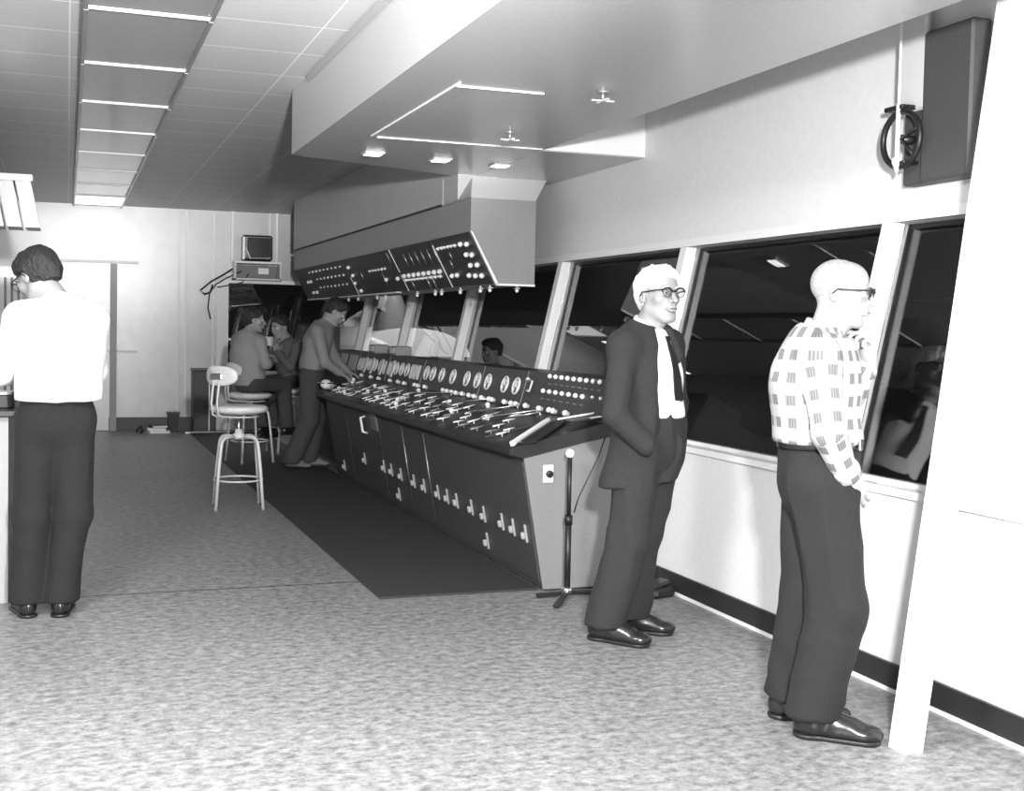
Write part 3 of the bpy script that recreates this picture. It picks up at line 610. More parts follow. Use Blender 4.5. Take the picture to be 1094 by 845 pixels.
def surface(sdf,h,smooth=1,bounds=None,disp=None,mod=None):
    lo,hi=bounds or sdf.bounds()
    n=[int(math.ceil((hi[i]-lo[i])/h))+2 for i in range(3)]
    ax=[(lo[i]+h*np.arange(n[i])).astype(np.float32) for i in range(3)]
    X,Y,Z=np.meshgrid(*ax,indexing='ij'); D=sdf.ev(X,Y,Z)
    if mod is not None: D=mod(X,Y,Z,D)
    D[0]=D[-1]=9; D[:,0]=D[:,-1]=9; D[:,:,0]=D[:,:,-1]=9
    S=D<0
    cnt=np.zeros([a-1 for a in n],np.int8); 
    for i in(0,1):
        for j in(0,1):
            for k in(0,1): cnt+=S[i:n[0]-1+i,j:n[1]-1+j,k:n[2]-1+k]
    act=(cnt>0)&(cnt<8); idx=np.full(act.shape,-1,np.int64); I,J,K=np.nonzero(act); idx[I,J,K]=np.arange(len(I))
    P=np.zeros((len(I),3)); W=np.zeros(len(I))
    C8=[(i,j,k) for i in(0,1) for j in(0,1) for k in(0,1)]
    for a in range(8):
        for b in range(a+1,8):
            ca,cb=C8[a],C8[b]
            if sum(x!=y for x,y in zip(ca,cb))!=1: continue
            da=D[I+ca[0],J+ca[1],K+ca[2]]; db=D[I+cb[0],J+cb[1],K+cb[2]]
            m=(da<0)!=(db<0); t=np.where(m,da/(da-db+1e-12),0)
            for q in range(3): P[:,q]+=np.where(m,ca[q]+t*(cb[q]-ca[q]),0)
            W+=m
    P/=W[:,None]; P+=np.stack([I,J,K],1); P=P*h+np.array(lo)[None]
    F=[]
    for axis in range(3):
        sl0=[slice(0,n[i]-1) if i==axis else slice(1,n[i]-1) for i in range(3)]
        sl1=[slice(1,n[i]) if i==axis else slice(1,n[i]-1) for i in range(3)]
        a=S[tuple(sl0)];b=S[tuple(sl1)]; e=np.nonzero(a!=b); 
        g=[e[i] if i==axis else e[i]+1 for i in range(3)]
        u,v=[(1,2),(2,0),(0,1)][axis]
        def cell(du,dv):
            c=[x.copy() for x in g]; c[u]=c[u]-du; c[v]=c[v]-dv; return idx[c[0],c[1],c[2]]
        q=np.stack([cell(1,1),cell(0,1),cell(0,0),cell(1,0)],1); fl=~a[e]; q[fl]=q[fl][:,::-1]; F.append(q)
    F=np.concatenate(F)
    # light smoothing
    E_=np.concatenate([F[:,[0,1]],F[:,[1,2]],F[:,[2,3]],F[:,[3,0]]])
    for _ in range(smooth):
        s_=np.zeros_like(P); c_=np.zeros(len(P)); np.add.at(s_,E_[:,0],P[E_[:,1]]); np.add.at(c_,E_[:,0],1); np.add.at(s_,E_[:,1],P[E_[:,0]]); np.add.at(c_,E_[:,1],1)
        P=P*.5+.5*s_/c_[:,None]
    if disp is not None:
        e=h*.7; G=[]
        for a in range(3):
            q=P.astype(np.float32).copy(); q[:,a]+=e; q2=P.astype(np.float32).copy(); q2[:,a]-=e
            G.append(sdf.ev(q[:,0],q[:,1],q[:,2])-sdf.ev(q2[:,0],q2[:,1],q2[:,2]))
        N=np.stack(G,1); N/=np.linalg.norm(N,axis=1)[:,None]+1e-9
        P=P+N*disp(P)[:,None]
    return P,F
def pm(parts):
    vs=[];fs=[];o=0
    for P,F_ in parts: vs.append(P); fs.append(F_+o); o+=len(P)
    P=np.concatenate(vs);F_=np.concatenate(fs); me=bpy.data.meshes.new('m'); me.vertices.add(len(P)); me.vertices.foreach_set('co',P.astype(np.float32).ravel())
    me.loops.add(F_.size); me.loops.foreach_set('vertex_index',F_.astype(np.int32).ravel()); me.polygons.add(len(F_)); me.polygons.foreach_set('loop_start',np.arange(0,F_.size,4,dtype=np.int32))
    me.update(calc_edges=True); me.polygons.foreach_set('use_smooth',np.ones(len(F_),bool)); me.validate(); return me
_rs=np.random.RandomState(3); _ph=_rs.rand(12,4)*6.28; _dr=_rs.randn(12,3); _dr/=np.linalg.norm(_dr,axis=1)[:,None]
def wav(P,sc_=(1,1,1),seed=0):   # cheap smooth noise
    Q=P*np.array(sc_); r=0
    for i in range(6):
        j=(i+seed)%12; r=r+np.sin(Q@_dr[j]*(1+.35*i)+_ph[j,0]+1.3*np.sin(Q@_dr[(j+3)%12]*.8+_ph[j,1]))
    return r/6
def folds(a,sx=14,sz=30,seed=0):
    def f(P):
        w=wav(P,(sx,sx,sz),seed); return a*(1-np.abs(w)*2.2)*np.clip(np.abs(wav(P,(6,6,5),seed+2))*1.6+.25,0,1)
    return f
def rotm(hd,pitch=0,roll=0):   # columns: right, forward, up ; hd = heading degrees in the person's frame (0=+u,90=+w)
    h=R(hd); f=Vector((math.cos(h),math.sin(h),0)); r=Vector((f.y,-f.x,0)); u=Vector((0,0,1))
    M=Matrix((r,f,u)).transposed(); return np.array(M@Matrix.Rotation(R(-pitch),3,'X')@Matrix.Rotation(R(roll),3,'Y'))
class Frame:
    def __init__(s,o,M,k=1): s.o=np.array(o,float);s.M=np.array(M,float);s.k=k
    def p(s,*a): return s.o+s.M@(np.array(a)*s.k)
    def d(s,*a): return s.M@np.array(a)
def head_sdf(fr,neck,old=False,nose=1.0):
    s=SDF(); k=fr.k; M=fr.M
    E=lambda c,r,kk=.02,op='+',rot=None: s.ell(fr.p(*c),np.array(r)*k,kk*k,M if rot is None else M@np.array(rot),op)
    K=lambda a,b,ra,rb,kk=.02,op='+': s.cap(fr.p(*a),fr.p(*b),ra*k,rb*k,kk*k,None,op)
    E((0,-.014,.032),(.073,.094,.083)); E((0,.03,-.03),(.058,.060,.076),.03)
    E((0,.028,.055),(.060,.056,.05),.03)
    for x in(-1,1): K((x*.05,.0,-.058),(x*.022,.062,-.097),.020,.018,.025)
    E((0,.073,-.100),(.024,.018,.017),.02)
    for x in(-1,1): E((x*.043,.060,-.018),(.019,.018,.016),.02)
    K((-.032,.080,.026),(.032,.080,.026),.010,.010,.014)
    for x in(-1,1): E((x*.031,.099,.006),(.015,.014,.011),.012,'-')
    K((0,.088,.014),(0,.109*1.0+.006*nose,-.026),.008,.0115,.010)
    for x in(-1,1): E((x*.013,.098,-.029),(.009,.011,.008),.006)
    E((0,.090,-.055),(.024,.016,.016),.014)
    E((0,.100,-.0545),(.022,.009,.0055),.004); E((0,.099,-.0665),(.019,.009,.0065),.004)
    E((0,.110,-.0605),(.021,.010,.0018),.003,'-')
    for x in(-1,1):
        K((x*.020,.098,-.030),(x*.031,.088,-.056),.0025,.0025,.006,'-') if old else None
        E((x*.077,-.008,-.004),(.011,.019,.031),.006); E((x*.088,-.004,-.002),(.007,.010,.019),.004,'-')
    s.cap(fr.p(0,-.02,-.05),neck,.053*k,.060*k,.03)
    s.cap(fr.p(0,.02,-.085),(np.array(neck)*.6+fr.p(0,.035,-.09)*.4),.030*k,.045*k,.03)
    return s
def hand(fr,side,curl=(.5,.5,.5,.5),thumb=.3,spread=.06,scale=1.0):
    """palm frame: +y to the fingers, z out of the back of the hand, thumb at +x*side"""
    s=SDF(); k=scale
    def P(a): return fr.p(*(np.array(a)*k))
    s.ell(P((0,.045,0)),np.array((.040,.052,.0145))*k,.01,fr.M); s.ell(P((side*.014,.03,-.006)),np.array((.022,.035,.016))*k,.012,fr.M)
    s.cap(P((0,-.03,0)),P((0,.02,0)),.025*k,.026*k,.02,(fr.d(0,0,1),.72))
    L=(.072,.082,.076,.060)
    for i in range(4):
        x=side*(.031-.0205*i); b=np.array((x,.083-(.004,0,.003,.012)[i],0)); a=0; sp=side*spread*(1.2-.8*i)
        q=b.copy(); segs=(.46,.30,.24); r=.0092-.0006*(i==3)
        c=curl[i]
        for j,sg in enumerate(segs):
            a+=c*(.9,1.15,.8)[j]; dd=np.array((sp*math.cos(a),math.cos(a),-math.sin(a))); dd/=np.linalg.norm(dd); e=q+dd*L[i]*sg
            s.cap(P(q),P(e),r*k,(r-.0009)*k,.004 if j else .008); q=e; r-=.0008
    q=np.array((side*.030,.018,-.006)); a=thumb
    for j,(l,r) in enumerate(((.036,.0125),(.032,.0105),(.026,.0095))):
        dd=np.array((side*math.cos(.6+a*.5*j),math.sin(.6+a*.5*j)+.2,-.35-a*.35*j)); dd/=np.linalg.norm(dd); e=q+dd*l; s.cap(P(q),P(e),r*k,(r-.001)*k,.006 if j else .012); q=e
    return s
def shoe(root,ank,hd,mat_,scale=1.0,pitch=0):
    """ank: point on the floor under the ankle"""
    M=rotm(hd,pitch); fr=Frame(ank,M,scale); s=SDF()
    E=lambda c,r,kk=.02: s.ell(fr.p(*c),np.array(r)*scale,kk,M)
    E((0,-.03,.045),(.036,.045,.048)); E((0,.06,.036),(.041,.075,.036),.03); E((0,.135,.028),(.045,.062,.030),.025); s.cap(fr.p(0,-.01,.05),fr.p(0,.0,.095),.040*scale,.036*scale,.02); s.cap(fr.p(0,.02,.07),fr.p(0,.10,.045),.033*scale,.030*scale,.02)
    s.plane(fr.p(0,0,.012),(0,0,-1)) if not pitch else s.plane(fr.p(0,0,.012),fr.d(0,0,-1)); s.plane(fr.p(0,0,.108),fr.d(0,0,1))
    o=link('shoe',pm([surface(s,.0055,1)]),mat_,root)
    q=SDF(); q.cap(fr.p(0,-.032,.012),fr.p(0,-.03,.012),.043*scale,.043*scale,.0); q.cap(fr.p(0,.03,.012),fr.p(0,.14,.012),.040*scale,.050*scale,.03); q.plane(fr.p(0,0,.016),fr.d(0,0,1),.002); q.plane(fr.p(0,0,.001),fr.d(0,0,-1),.002)
    link('sole',pm([surface(q,.005,0)]),BLACK,o)
    l=MB()
    for j in range(4):
        y=.045+.016*j; z=.100-.010*j
        l.tube([tuple(fr.p(-.014,y,z-.004)),tuple(fr.p(0,y+.004,z+.002)),tuple(fr.p(.014,y,z-.004))],.0022*scale,5)
    l.build('laces',BLACK,o)
def glasses(root,fr,mt=None,lens=True):
    g=MB(); k=fr.k
    for x in(-1,1):
        pts=[tuple(fr.p(x*.033+.024*math.cos(a)*(1 if math.sin(a)>0 else .92),.108-.004*abs(math.cos(a)),.006+.018*math.sin(a))) for a in [2*math.pi*j/20 for j in range(20)]]
        g.tube(pts,.0011*k,6,closed=True)
        br=[tuple(fr.p(x*.033+.026*math.cos(a),.109-.004*abs(math.cos(a)),.009+.018*math.sin(a))) for a in [math.pi*j/10 for j in range(11)]]
        g.tube(br,.0034*k,6)
        g.tube([tuple(fr.p(x*.058,.104,.018)),tuple(fr.p(x*.074,.085,.017)),tuple(fr.p(x*.084,.0,.012)),tuple(fr.p(x*.084,-.018,-.008))],.0030*k,6)
    g.tube([tuple(fr.p(-.010,.112,.012)),tuple(fr.p(0,.117,.016)),tuple(fr.p(.010,.112,.012))],.003*k,6)
    o=g.build('glasses',mt or BLACK,root)
    for x in(-1,1):
        l=MB(); l.lathe([(.022*k,-.0006),(.022*k,.0006)],n=20); me=l.mesh('lens'); M4=Matrix([list(r) for r in fr.M])@Matrix.Rotation(R(90),3,'X')
        ob=link('lens',me,LENS,o); ob.matrix_local=Matrix.Translation(Vector(fr.p(x*.033,.107,.006)))@M4.to_4x4()
def eyes(root,fr,browm):
    for x in(-1,1):
        m=MB(); c=fr.p(x*.031,.080,.007); m.ball(tuple(c),.0125*fr.k,14); o=m.build('eyeball',mat('eye_white',.7,.2),root)
        c=fr.p(x*.030,.0905,.0065); MB().ball(tuple(c),.0042*fr.k,10).build('iris',EYE,o)
        MB().tube([tuple(fr.p(x*.014,.098,.026)),tuple(fr.p(x*.030,.097,.032)),tuple(fr.p(x*.047,.086,.027))],[.003*fr.k,.0036*fr.k,.002*fr.k],6).build('eyebrow',browm,root)
def hair(root,fr,style,mt):
    s=SDF(); M=fr.M;k=fr.k; th={'short':.018,'crop':.0035,'wavy':.017,'cap':.012}[style]
    s.ell(fr.p(0,-.014,.034),np.array((.073+th,.094+th,.083+th))*k,.01,M)
    if style!='crop': s.ell(fr.p(0,.050,.088),np.array((.055,.042,.034))*k,.03,M)
    if style!='crop': s.cap(fr.p(0,-.07,-.01),fr.p(0,-.075,-.05),.05*k,.04*k,.03)
    # open the face, ears and neck
    if style=='crop':
        s.plane(fr.p(0,.03,.05),fr.d(0,1,-.55),.01); 
        s.ell(fr.p(0,.07,.075),np.array((.045,.06,.06))*k,.02,M,'-')
    else:
        s.plane(fr.p(0,.068,.055),fr.d(0,1,-.9),.01)
    for x in(-1,1): s.ell(fr.p(x*.085,.03,-.015),np.array((.03,.052,.045))*k,.01,M,'-')
    s.ell(fr.p(0,.08,-.03),np.array((.09,.085,.075))*k,.01,M,'-'); s.plane(fr.p(0,-.06,-.055),fr.d(0,.15,-1),.01)
    a={'short':.006,'crop':.001,'wavy':.011,'cap':.002}[style]
    link('hair',pm([surface(s,.005*k,1,disp=lambda P:a*wav(P,(55,55,55),1)+a*.6*wav(P,(130,130,130),4))]),mt,root)
def person(J,label,loc,outfit,group=None):
    root=empty('person',(loc[0],loc[1],loc[2] if len(loc)>2 else 0),-R(19.0),label,'person')
    if group: root['group']=group
    g={k:np.array(v,float) for k,v in J.items() if isinstance(v,(tuple,list)) and len(v)==3 and all(isinstance(q,(int,float)) for q in v)}
    hd=J['hd']; tf=rotm(hd)[:,1]           # torso forward
    flat=(tf,J.get('flat',.68))
    fr=Frame(g['head'],rotm(*J['hrot']),J.get('hk',1.0)); neck=g['neck']
    hs=head_sdf(fr,neck,outfit.get('old',False),outfit.get('nose',1)); lo=fr.o-.17*fr.k; hi=fr.o+.17*fr.k; lo[2]-=.06
    body=[surface(hs,outfit.get('hres',.0045),1,bounds=(np.minimum(lo,neck-.05),np.maximum(hi,neck+.07)))]
    sh=(g['shL']+g['shR'])/2; hp=(g['hipL']+g['hipR'])/2; chest=g.get('chest',sh*.65+hp*.35); waist=g.get('waist',sh*.3+hp*.7)
    t=SDF(); t.cap(g['shL'],g['shR'],.045,.045,.04).cap(sh,chest,.10,.11,.05,flat).cap(chest,waist,.11,.10,.05,flat).cap(waist,hp,.10,.11,.05,flat).cap(neck,sh,.05,.06,.04)
    for s_ in 'LR':
        t.cap(g['sh'+s_],g['el'+s_],.040,.034,.03).cap(g['el'+s_],g['wr'+s_],.034,.024,.02)
        t.cap(g['hip'+s_],g['kn'+s_],.065,.048,.04).cap(g['kn'+s_],g['an'+s_],.044,.032,.03)
    body.append(surface(t,.012,1))
    for s_ in 'LR':
        hh=J.get('hand'+s_)
        if hh:
            (y,z,curl,thumb)=hh; y=np.array(y,float);y/=np.linalg.norm(y); z=np.array(z,float); z-=y*z.dot(y); z/=np.linalg.norm(z); x=np.cross(y,z)
            f2=Frame(g['wr'+s_],np.stack([x,y,z],1)); side=-1 if s_=='R' else 1
            body.append(surface(hand(f2,side*J.get('thumbside',1),curl,thumb),.0035,1))
    link('body',pm(body),SKIN,root)
    eyes(root,fr,outfit['brow']); hair(root,fr,outfit['hairstyle'],outfit['hair'])
    MB().tube([tuple(fr.p(-.018,.1045,-.0605)),tuple(fr.p(0,.108,-.060)),tuple(fr.p(.018,.1045,-.0605))],.0022*fr.k,6).build('lips',LIP,root)
    if outfit.get('glasses'): glasses(root,fr)
    # shirt
    fat=J.get('fat',1.0); r=outfit.get('res',.009)
    def top(extra,arm,wr,hem,open_=None):
        s=SDF(); s.cap(g['shL'],g['shR'],.060+extra,.060+extra,.05)
        s.cap(sh-np.array((0,0,.03)),chest,(.150+extra)*fat,(.160+extra)*fat,.06,flat).cap(chest,waist,(.160+extra)*fat,(.155+extra)*fat,.06,flat).cap(waist,hp+(0,0,.02),(.155+extra)*fat,(.158+extra)*fat,.05,flat)
        s.cap(neck-(0,0,.02),sh,.062+extra*.3,.075,.05)
        if hem is not None: s.plane((0,0,hem),(0,0,-1))
        for s_ in 'LR':
            s.cap(g['sh'+s_],g['el'+s_],arm,arm*.86,.035); e=g['el'+s_]+(g['wr'+s_]-g['el'+s_])*wr; s.cap(g['el'+s_],e,arm*.86,arm*.72,.02)
        return s
    def uvs(o):
        me=o.data; co=np.zeros(len(me.vertices)*3,np.float32); me.vertices.foreach_get('co',co); co=co.reshape(-1,3)
        c=(chest+waist)/2; M=rotm(hd); q=(co-c)@M; ang=np.arctan2(q[:,0],q[:,1]); u=ang*.17; v=co[:,2]
        for s_ in 'LR':
            for a,b in((g['sh'+s_],g['el'+s_]),(g['el'+s_],g['wr'+s_])):
                ab=b-a;L=ab.dot(ab); L0=((g['el'+s_]-g['sh'+s_])**2).sum(); t=np.clip((co-a)@ab/L,0,1); dist=np.linalg.norm(co-a-t[:,None]*ab,axis=1); m=(dist<.075)&(t>.12 if a is g['sh'+s_] else t>.02)
                n1=np.cross(ab,tf); n1/=np.linalg.norm(n1); n2=np.cross(ab,n1); n2/=np.linalg.norm(n2); d=co-a; aa=np.arctan2(d@n1,d@n2); u=np.where(m,aa*.055+.02,u); v=np.where(m,-((co-a)@ab/L)*math.sqrt(L)+(0 if a is g['sh'+s_] else -math.sqrt(L0)),v)
        uv=me.uv_layers.new(name='cloth'); li=np.zeros(len(me.loops),np.int32); me.loops.foreach_get('vertex_index',li)
        uv.data.foreach_set('uv',np.stack([u[li],v[li]],1).astype(np.float32).ravel())
    hemz=J.get('hem',hp[2]+.06)
    if outfit['top']=='jacket':
        s=top(-.012,.055,.9,hemz); s.plane(g['neckcut'] if 'neckcut' in g else neck+(0,0,.0),fr.M[:,2]*0+np.array((0,0,1.))+tf*.25)
        link('shirt',pm([surface(s,r,1,disp=folds(.004,16,10))]),SHIRTW,root)
        j=top(.018,.066,.93,None); j.cap(hp+(0,0,.05),hp-(0,0,.18)+J['skirt'],.185,.205,.06,(tf,.72)); j.plane((0,0,J['jhem']),np.array((0,0,-1.))+np.array(J.get('jtilt',(0,0,0)))); j.plane(neck+(0,0,.012),np.array((0,0,1))+tf*.25)
        c0=neck+tf*.14+(0,0,.02); rt=rotm(hd)[:,0]; wid=J['open']
        # opening: a blade of space running down the front, wider towards the waist
        a0=neck+tf*.10-(0,0,.02); a1=waist+tf*.24+rt*wid[0]; a2=hp+tf*.26+rt*wid[1]-(0,0,.25)
        j.cap(a0+tf*.03+rt*.02,a1,.062,wid[2],.012,None,'-'); j.cap(chest+tf*.17-rt*.13,waist+tf*.17-rt*.13,.11,.13,.012,None,'-'); j.cap(a1,a2,wid[2],wid[2]*1.25,.012,None,'-')
        fo=folds(.007,11,16,2); link('jacket',pm([surface(j,r,1,disp=fo)]),SUIT,root)
        # lapels, tie
        tt=MB(); hit=lambda p: next((q+tf*.006 for q in (p+tf*(.40-.004*i) for i in range(100)) if s.ev(*[np.array([v],np.float32) for v in q])[0]<.004),p)
        n0=hit(neck-(0,0,.05))+tf*.004; n1=hit(chest+rt*J['tie'][0]); n2=hit(waist+rt*J['tie'][1]-(0,0,.02)); n00=hit(neck-(0,0,.075)); nm_=hit((n0+n1)/2-tf*.1); nk=hit((n1+n2)/2-tf*.1)
        tw=np.cross(tf,(0,0,1.)); 
        def quad(c,w,zc=0): return [tuple(c-tw*w),tuple(c+tw*w),tuple(c+tw*w-tf*.008),tuple(c-tw*w-tf*.008)]
        ks=[quad(n0,.015),quad(n00,.011),quad(nm_,.019),quad(n1,.026),quad(nk,.030),quad(n2,.034),quad(n2-(0,0,.035),.002)]
        vs=[p for q in ks for p in q]; fs=[(0,1,2,3),(24,27,26,25)]
        for i in range(6):
            for e in range(4): fs.append((i*4+e,(i+1)*4+e,(i+1)*4+(e+1)%4,i*4+(e+1)%4))
        tt.add(vs,fs); tt.build('tie',TIE,root)
    else:
        s=top(outfit.get('loose',0),outfit.get('arm',.058),outfit.get('slv',.95),hemz)
        s.plane(neck+(0,0,.0),np.array((0,0,1))+tf*.3)
        o=link('shirt',pm([surface(s,r,1,disp=folds(outfit.get('fold',.006),13,12,1))]),outfit['shirt'],root)
        if outfit['shirt'] is PLAID: uvs(o)
        for s_ in outfit.get('cuffs',''):
            e=g['el'+s_]+(g['wr'+s_]-g['el'+s_])*outfit.get('slv',.95); dd=(g['wr'+s_]-g['el'+s_]); dd/=np.linalg.norm(dd)
            cu=MB().tube([tuple(e-dd*.035),tuple(e-dd*.015),tuple(e+dd*.02),tuple(e+dd*.03)],[.046,.053,.052,.043],20); c_=cu.build('cuff',outfit['shirt'],root)
            if outfit['shirt'] is PLAID: uvs(c_)
    # collar: a band round the neck with folded points
    if True:
        cm=MB(); N=26; up=np.array((0,0,1.)); rt=rotm(hd)[:,0]; c=neck+(0,0,.004)-tf*.004
        vs=[];fs=[]
        for i in range(N+1):
            a=R(22)+(2*math.pi-R(44))*i/N; dr=tf*math.cos(a)+rt*math.sin(a)*1.0; pt=max(0,math.cos(a))**3
            tl=-.020*math.cos(a)
            for (rr,z) in ((.060,.022),(.066,.024),(.088+.012*pt,-.016-.040*pt),(.080,-.018-.036*pt)):
                vs.append(tuple(c+dr*rr+up*(z+tl)))
        for i in range(N):
            for e in range(4): fs.append((i*4+e,i*4+(e+1)%4,(i+1)*4+(e+1)%4,(i+1)*4+e))
        fs+= [(0,1,2,3),(N*4+3,N*4+2,N*4+1,N*4)]
        cm.add(vs,fs,True); c_=cm.build('collar',SHIRTW if outfit['top']=='jacket' else outfit['shirt'],root)
        if outfit.get('shirt') is PLAID: uvs(c_)
    # trousers
    s=SDF(); bz=J.get('belt',hp[2]+.09); wa=hp+(waist-hp)*min(1,(bz-hp[2])/max(.05,(waist-hp)[2]))
    pr=.150*fat*outfit.get('tw',1)
    s.cap(wa+(0,0,.03),hp,pr*.97,pr*1.02,.04,flat); s.cap(g['hipL'],g['hipR'],.098,.098,.05)
    tr=outfit.get('leg',(.098,.078,.072))
    for s_ in 'LR':
        an=g['an'+s_]; s.cap(g['hip'+s_],g['kn'+s_],tr[0],tr[1],.03).cap(g['kn'+s_],an+(an-g['kn'+s_])*.22,tr[1],tr[2],.03); 
        if J.get('seat') and s_ in J.get('seat'): pass
    s.plane((0,0,bz),(0,0,1))
    q=s
    for s_ in 'LR':
        an=g['an'+s_]; kn=g['kn'+s_]
    zc=J.get('cuffz',.045)
    if zc is not None: s.plane((0,0,zc),(0,0,-1))
    zs=J.get('seatz')
    md=(lambda X,Y,Z,D: np.where((X*X+Y*Y)<.0625,np.maximum(D,zs-Z),D)) if zs else None
    link('trousers',pm([surface(s,r,1,mod=md,disp=lambda P:folds(outfit.get('tfold',.009)*.8,15,5,3)(P)+folds(outfit.get('tfold',.009)*.35,9,24,5)(P))]),outfit['trousers'],root)
    if outfit.get('belt'):
        M=rotm(hd); bp=[]; c=wa*1.; c[2]=bz-.012
        rr=pr*1.0+.010
        for i in range(40):
            a=2*math.pi*i/40; v=c+M[:,0]*rr*math.sin(a)+M[:,1]*rr*flat[1]*math.cos(a); bp.append(v)
        b=MB(); vs=[]; 
        for v in bp:
            o_=(v-c); o_/=np.linalg.norm(o_)
            for e,z in((0,-.018),(.006,-.018),(.006,.018),(0,.018)): vs.append(tuple(v+o_*e+np.array((0,0,z))))
        b.add(vs,[(i*4+e,i*4+(e+1)%4,((i+1)%40)*4+(e+1)%4,((i+1)%40)*4+e) for i in range(40) for e in range(4)],True); bo=b.build('belt',LEATHER,root)
        bc=c+M[:,1]*(rr*flat[1]+.012); mb_=MB(); mb_.box((0,0,0),(.05,.008,.04),bev=.004); ob=mb_.build('buckle',CHROME,bo,tuple(bc)); ob.rotation_euler=(0,0,R(hd-90))
    for s_ in 'LR':
        f=J.get('foot'+s_)
        if f: shoe(root,f[0],f[1],outfit['shoes'],f[2] if len(f)>2 else 1.0,f[3] if len(f)>3 else 0)
    return root,fr,g
# --- the five men -------------------------------------------------
# plaid shirt, by the window
J=dict(hd=-33,head=(.035,-.01,1.600),hrot=(-27,6,0),hk=1.0,neck=(-.010,-.005,1.465),shR=(-.085,-.175,1.375),shL=(.020,.165,1.375),chest=(-.045,-.005,1.26),waist=(-.025,0,1.06),
 elR=(-.065,-.245,1.115),wrR=(.030,-.165,.955),elL=(.065,.12,1.11),wrL=(.140,-.03,1.355),hipR=(-.035,-.09,.93),hipL=(.0,.09,.93),
 knR=(.035,-.085,.49),knL=(-.015,.10,.49),anR=(-.035,-.06,.085),anL=(-.065,.15,.085),handR=((.5,.25,-.85),(0,-1,-.2),(.35,.3,.3,.3),.3),handL=((-.22,-.10,1),(.9,.35,.1),(.55,.75,.9,.95),.5),
 cuffz=.085,footR=((-.015,-.06,0),-16,1.15),footL=((-.055,.15,0),-10,1.12),hem=1.065,belt=1.075,fat=1.08,flat=.80)
P2=(2.595,3.54)
person(J,'balding man in checked shirt and glasses at right, hand raised to his mouth',P2,dict(top='shirt',shirt=PLAID,trousers=TROUS,hair=HAIRG,hairstyle='crop',brow=HAIRG,glasses=1,shoes=LEATHER,old=True,belt=1,res=.007,hres=.0036,slv=.86,cuffs='R',arm=.062,leg=(.112,.094,.086),nose=1.6,fold=.009,tfold=.018,loose=.004))
# suit jacket and tie
J=dict(hd=-48,head=(.118,0,1.618),hrot=(-62,-2,0),hk=1.10,neck=(.085,.02,1.480),shR=(-.055,-.135,1.375),shL=(.195,.150,1.385),chest=(.090,.0,1.24),waist=(.110,0,1.05),
 elR=(-.10,-.235,1.075),wrR=(.055,-.235,.93),elL=(.25,.20,1.10),wrL=(.22,.05,.95),hipR=(.035,-.075,.90),hipL=(.155,.07,.90),
 knR=(-.005,-.085,.49),knL=(.085,.06,.49),anR=(-.095,-.05,.085),anL=(.035,.11,.085),footR=((-.10,-.06,0),-28,1.16),footL=((.035,.12,0),-14,1.14),
 hem=1.05,belt=1.075,cuffz=.075,fat=1.06,flat=.78,jhem=.735,jtilt=(.10,0,0),skirt=(-.055,0,0),open=(.055,.10,.135),tie=(-.02,-.05))
P1=(2.50,4.90)
person(J,'white-haired man in dark suit jacket and tie standing by the desk end',P1,dict(top='jacket',trousers=SUIT,hair=HAIRW,hairstyle='wavy',brow=HAIRW,glasses=1,shoes=LEATHER,old=True,res=.008,hres=.0038,leg=(.105,.090,.088),nose=1.5,tw=1.0,tfold=.015))
# white shirt, back turned
J=dict(hd=118,head=(-.045,.02,1.655),hrot=(152,30,0),hk=1.12,neck=(.050,.0,1.54),shR=(.195,.09,1.45),shL=(-.095,-.06,1.45),chest=(.075,.0,1.30),waist=(.075,-.02,1.12),
 elR=(.185,.17,1.20),wrR=(.04,.36,1.19),elL=(-.215,-.02,1.19),wrL=(-.24,.24,1.17),hipR=(.125,.03,.955),hipL=(-.02,-.03,.955),
 knR=(.125,.03,.50),knL=(-.055,-.02,.50),anR=(.075,.02,.085),anL=(-.075,-.01,.085),handR=((-.6,.7,-.1),(0,0,1),(.4,.4,.4,.4),.3),handL=((0,1,-.1),(0,0,1),(.4,.4,.4,.4),.3),
 footR=((.075,.02,0),103,1.08),footL=((-.085,-.01,0),122,1.08),hem=1.06,belt=1.09,cuffz=.07,fat=1.08,flat=.75)
person(J,'dark-haired man in white shirt seen from behind at the left edge',(-.10,6.02),dict(top='shirt',shirt=SHIRTW,trousers=TROUB,hair=HAIRB,hairstyle='short',brow=HAIRB,glasses=1,shoes=LEATHER,res=.009,hres=.005,leg=(.105,.085,.078),loose=.022,arm=.07,fold=.006,tfold=.014))
# operator standing at the far end of the desk
J=dict(hd=10,head=(.265,.02,1.575),hrot=(2,35,0),hk=1.06,neck=(.175,.01,1.460),shR=(.11,-.17,1.375),shL=(.145,.17,1.375),chest=(.085,.0,1.25),waist=(.05,0,1.06),
 elR=(.19,-.20,1.07),wrR=(.34,-.12,.965),elL=(.24,.18,1.10),wrL=(.38,.12,.97),hipR=(.035,-.08,.92),hipL=(.055,.085,.92),
 knR=(.03,-.08,.49),knL=(.08,.09,.49),anR=(-.14,-.07,.085),anL=(.0,.11,.085),handR=((.85,.1,-.5),(.4,-.2,1),(.3,.3,.35,.4),.3),handL=((.9,0,-.3),(0,0,1),(.3,.3,.3,.3),.3),
 footR=((-.14,-.07,0),-4),footL=((.02,.12,0),5),hem=.99,belt=1.03,fat=1.02,flat=.75)
person(J,'standing man in grey work shirt leaning over the far end of the desk',(2.30,11.60,.011),dict(top='shirt',shirt=SHIRTG,trousers=TROUG,hair=HAIRB,hairstyle='short',brow=HAIRB,shoes=LEATHG,res=.011,hres=.0065,leg=(.11,.095,.09),loose=.01,arm=.06))
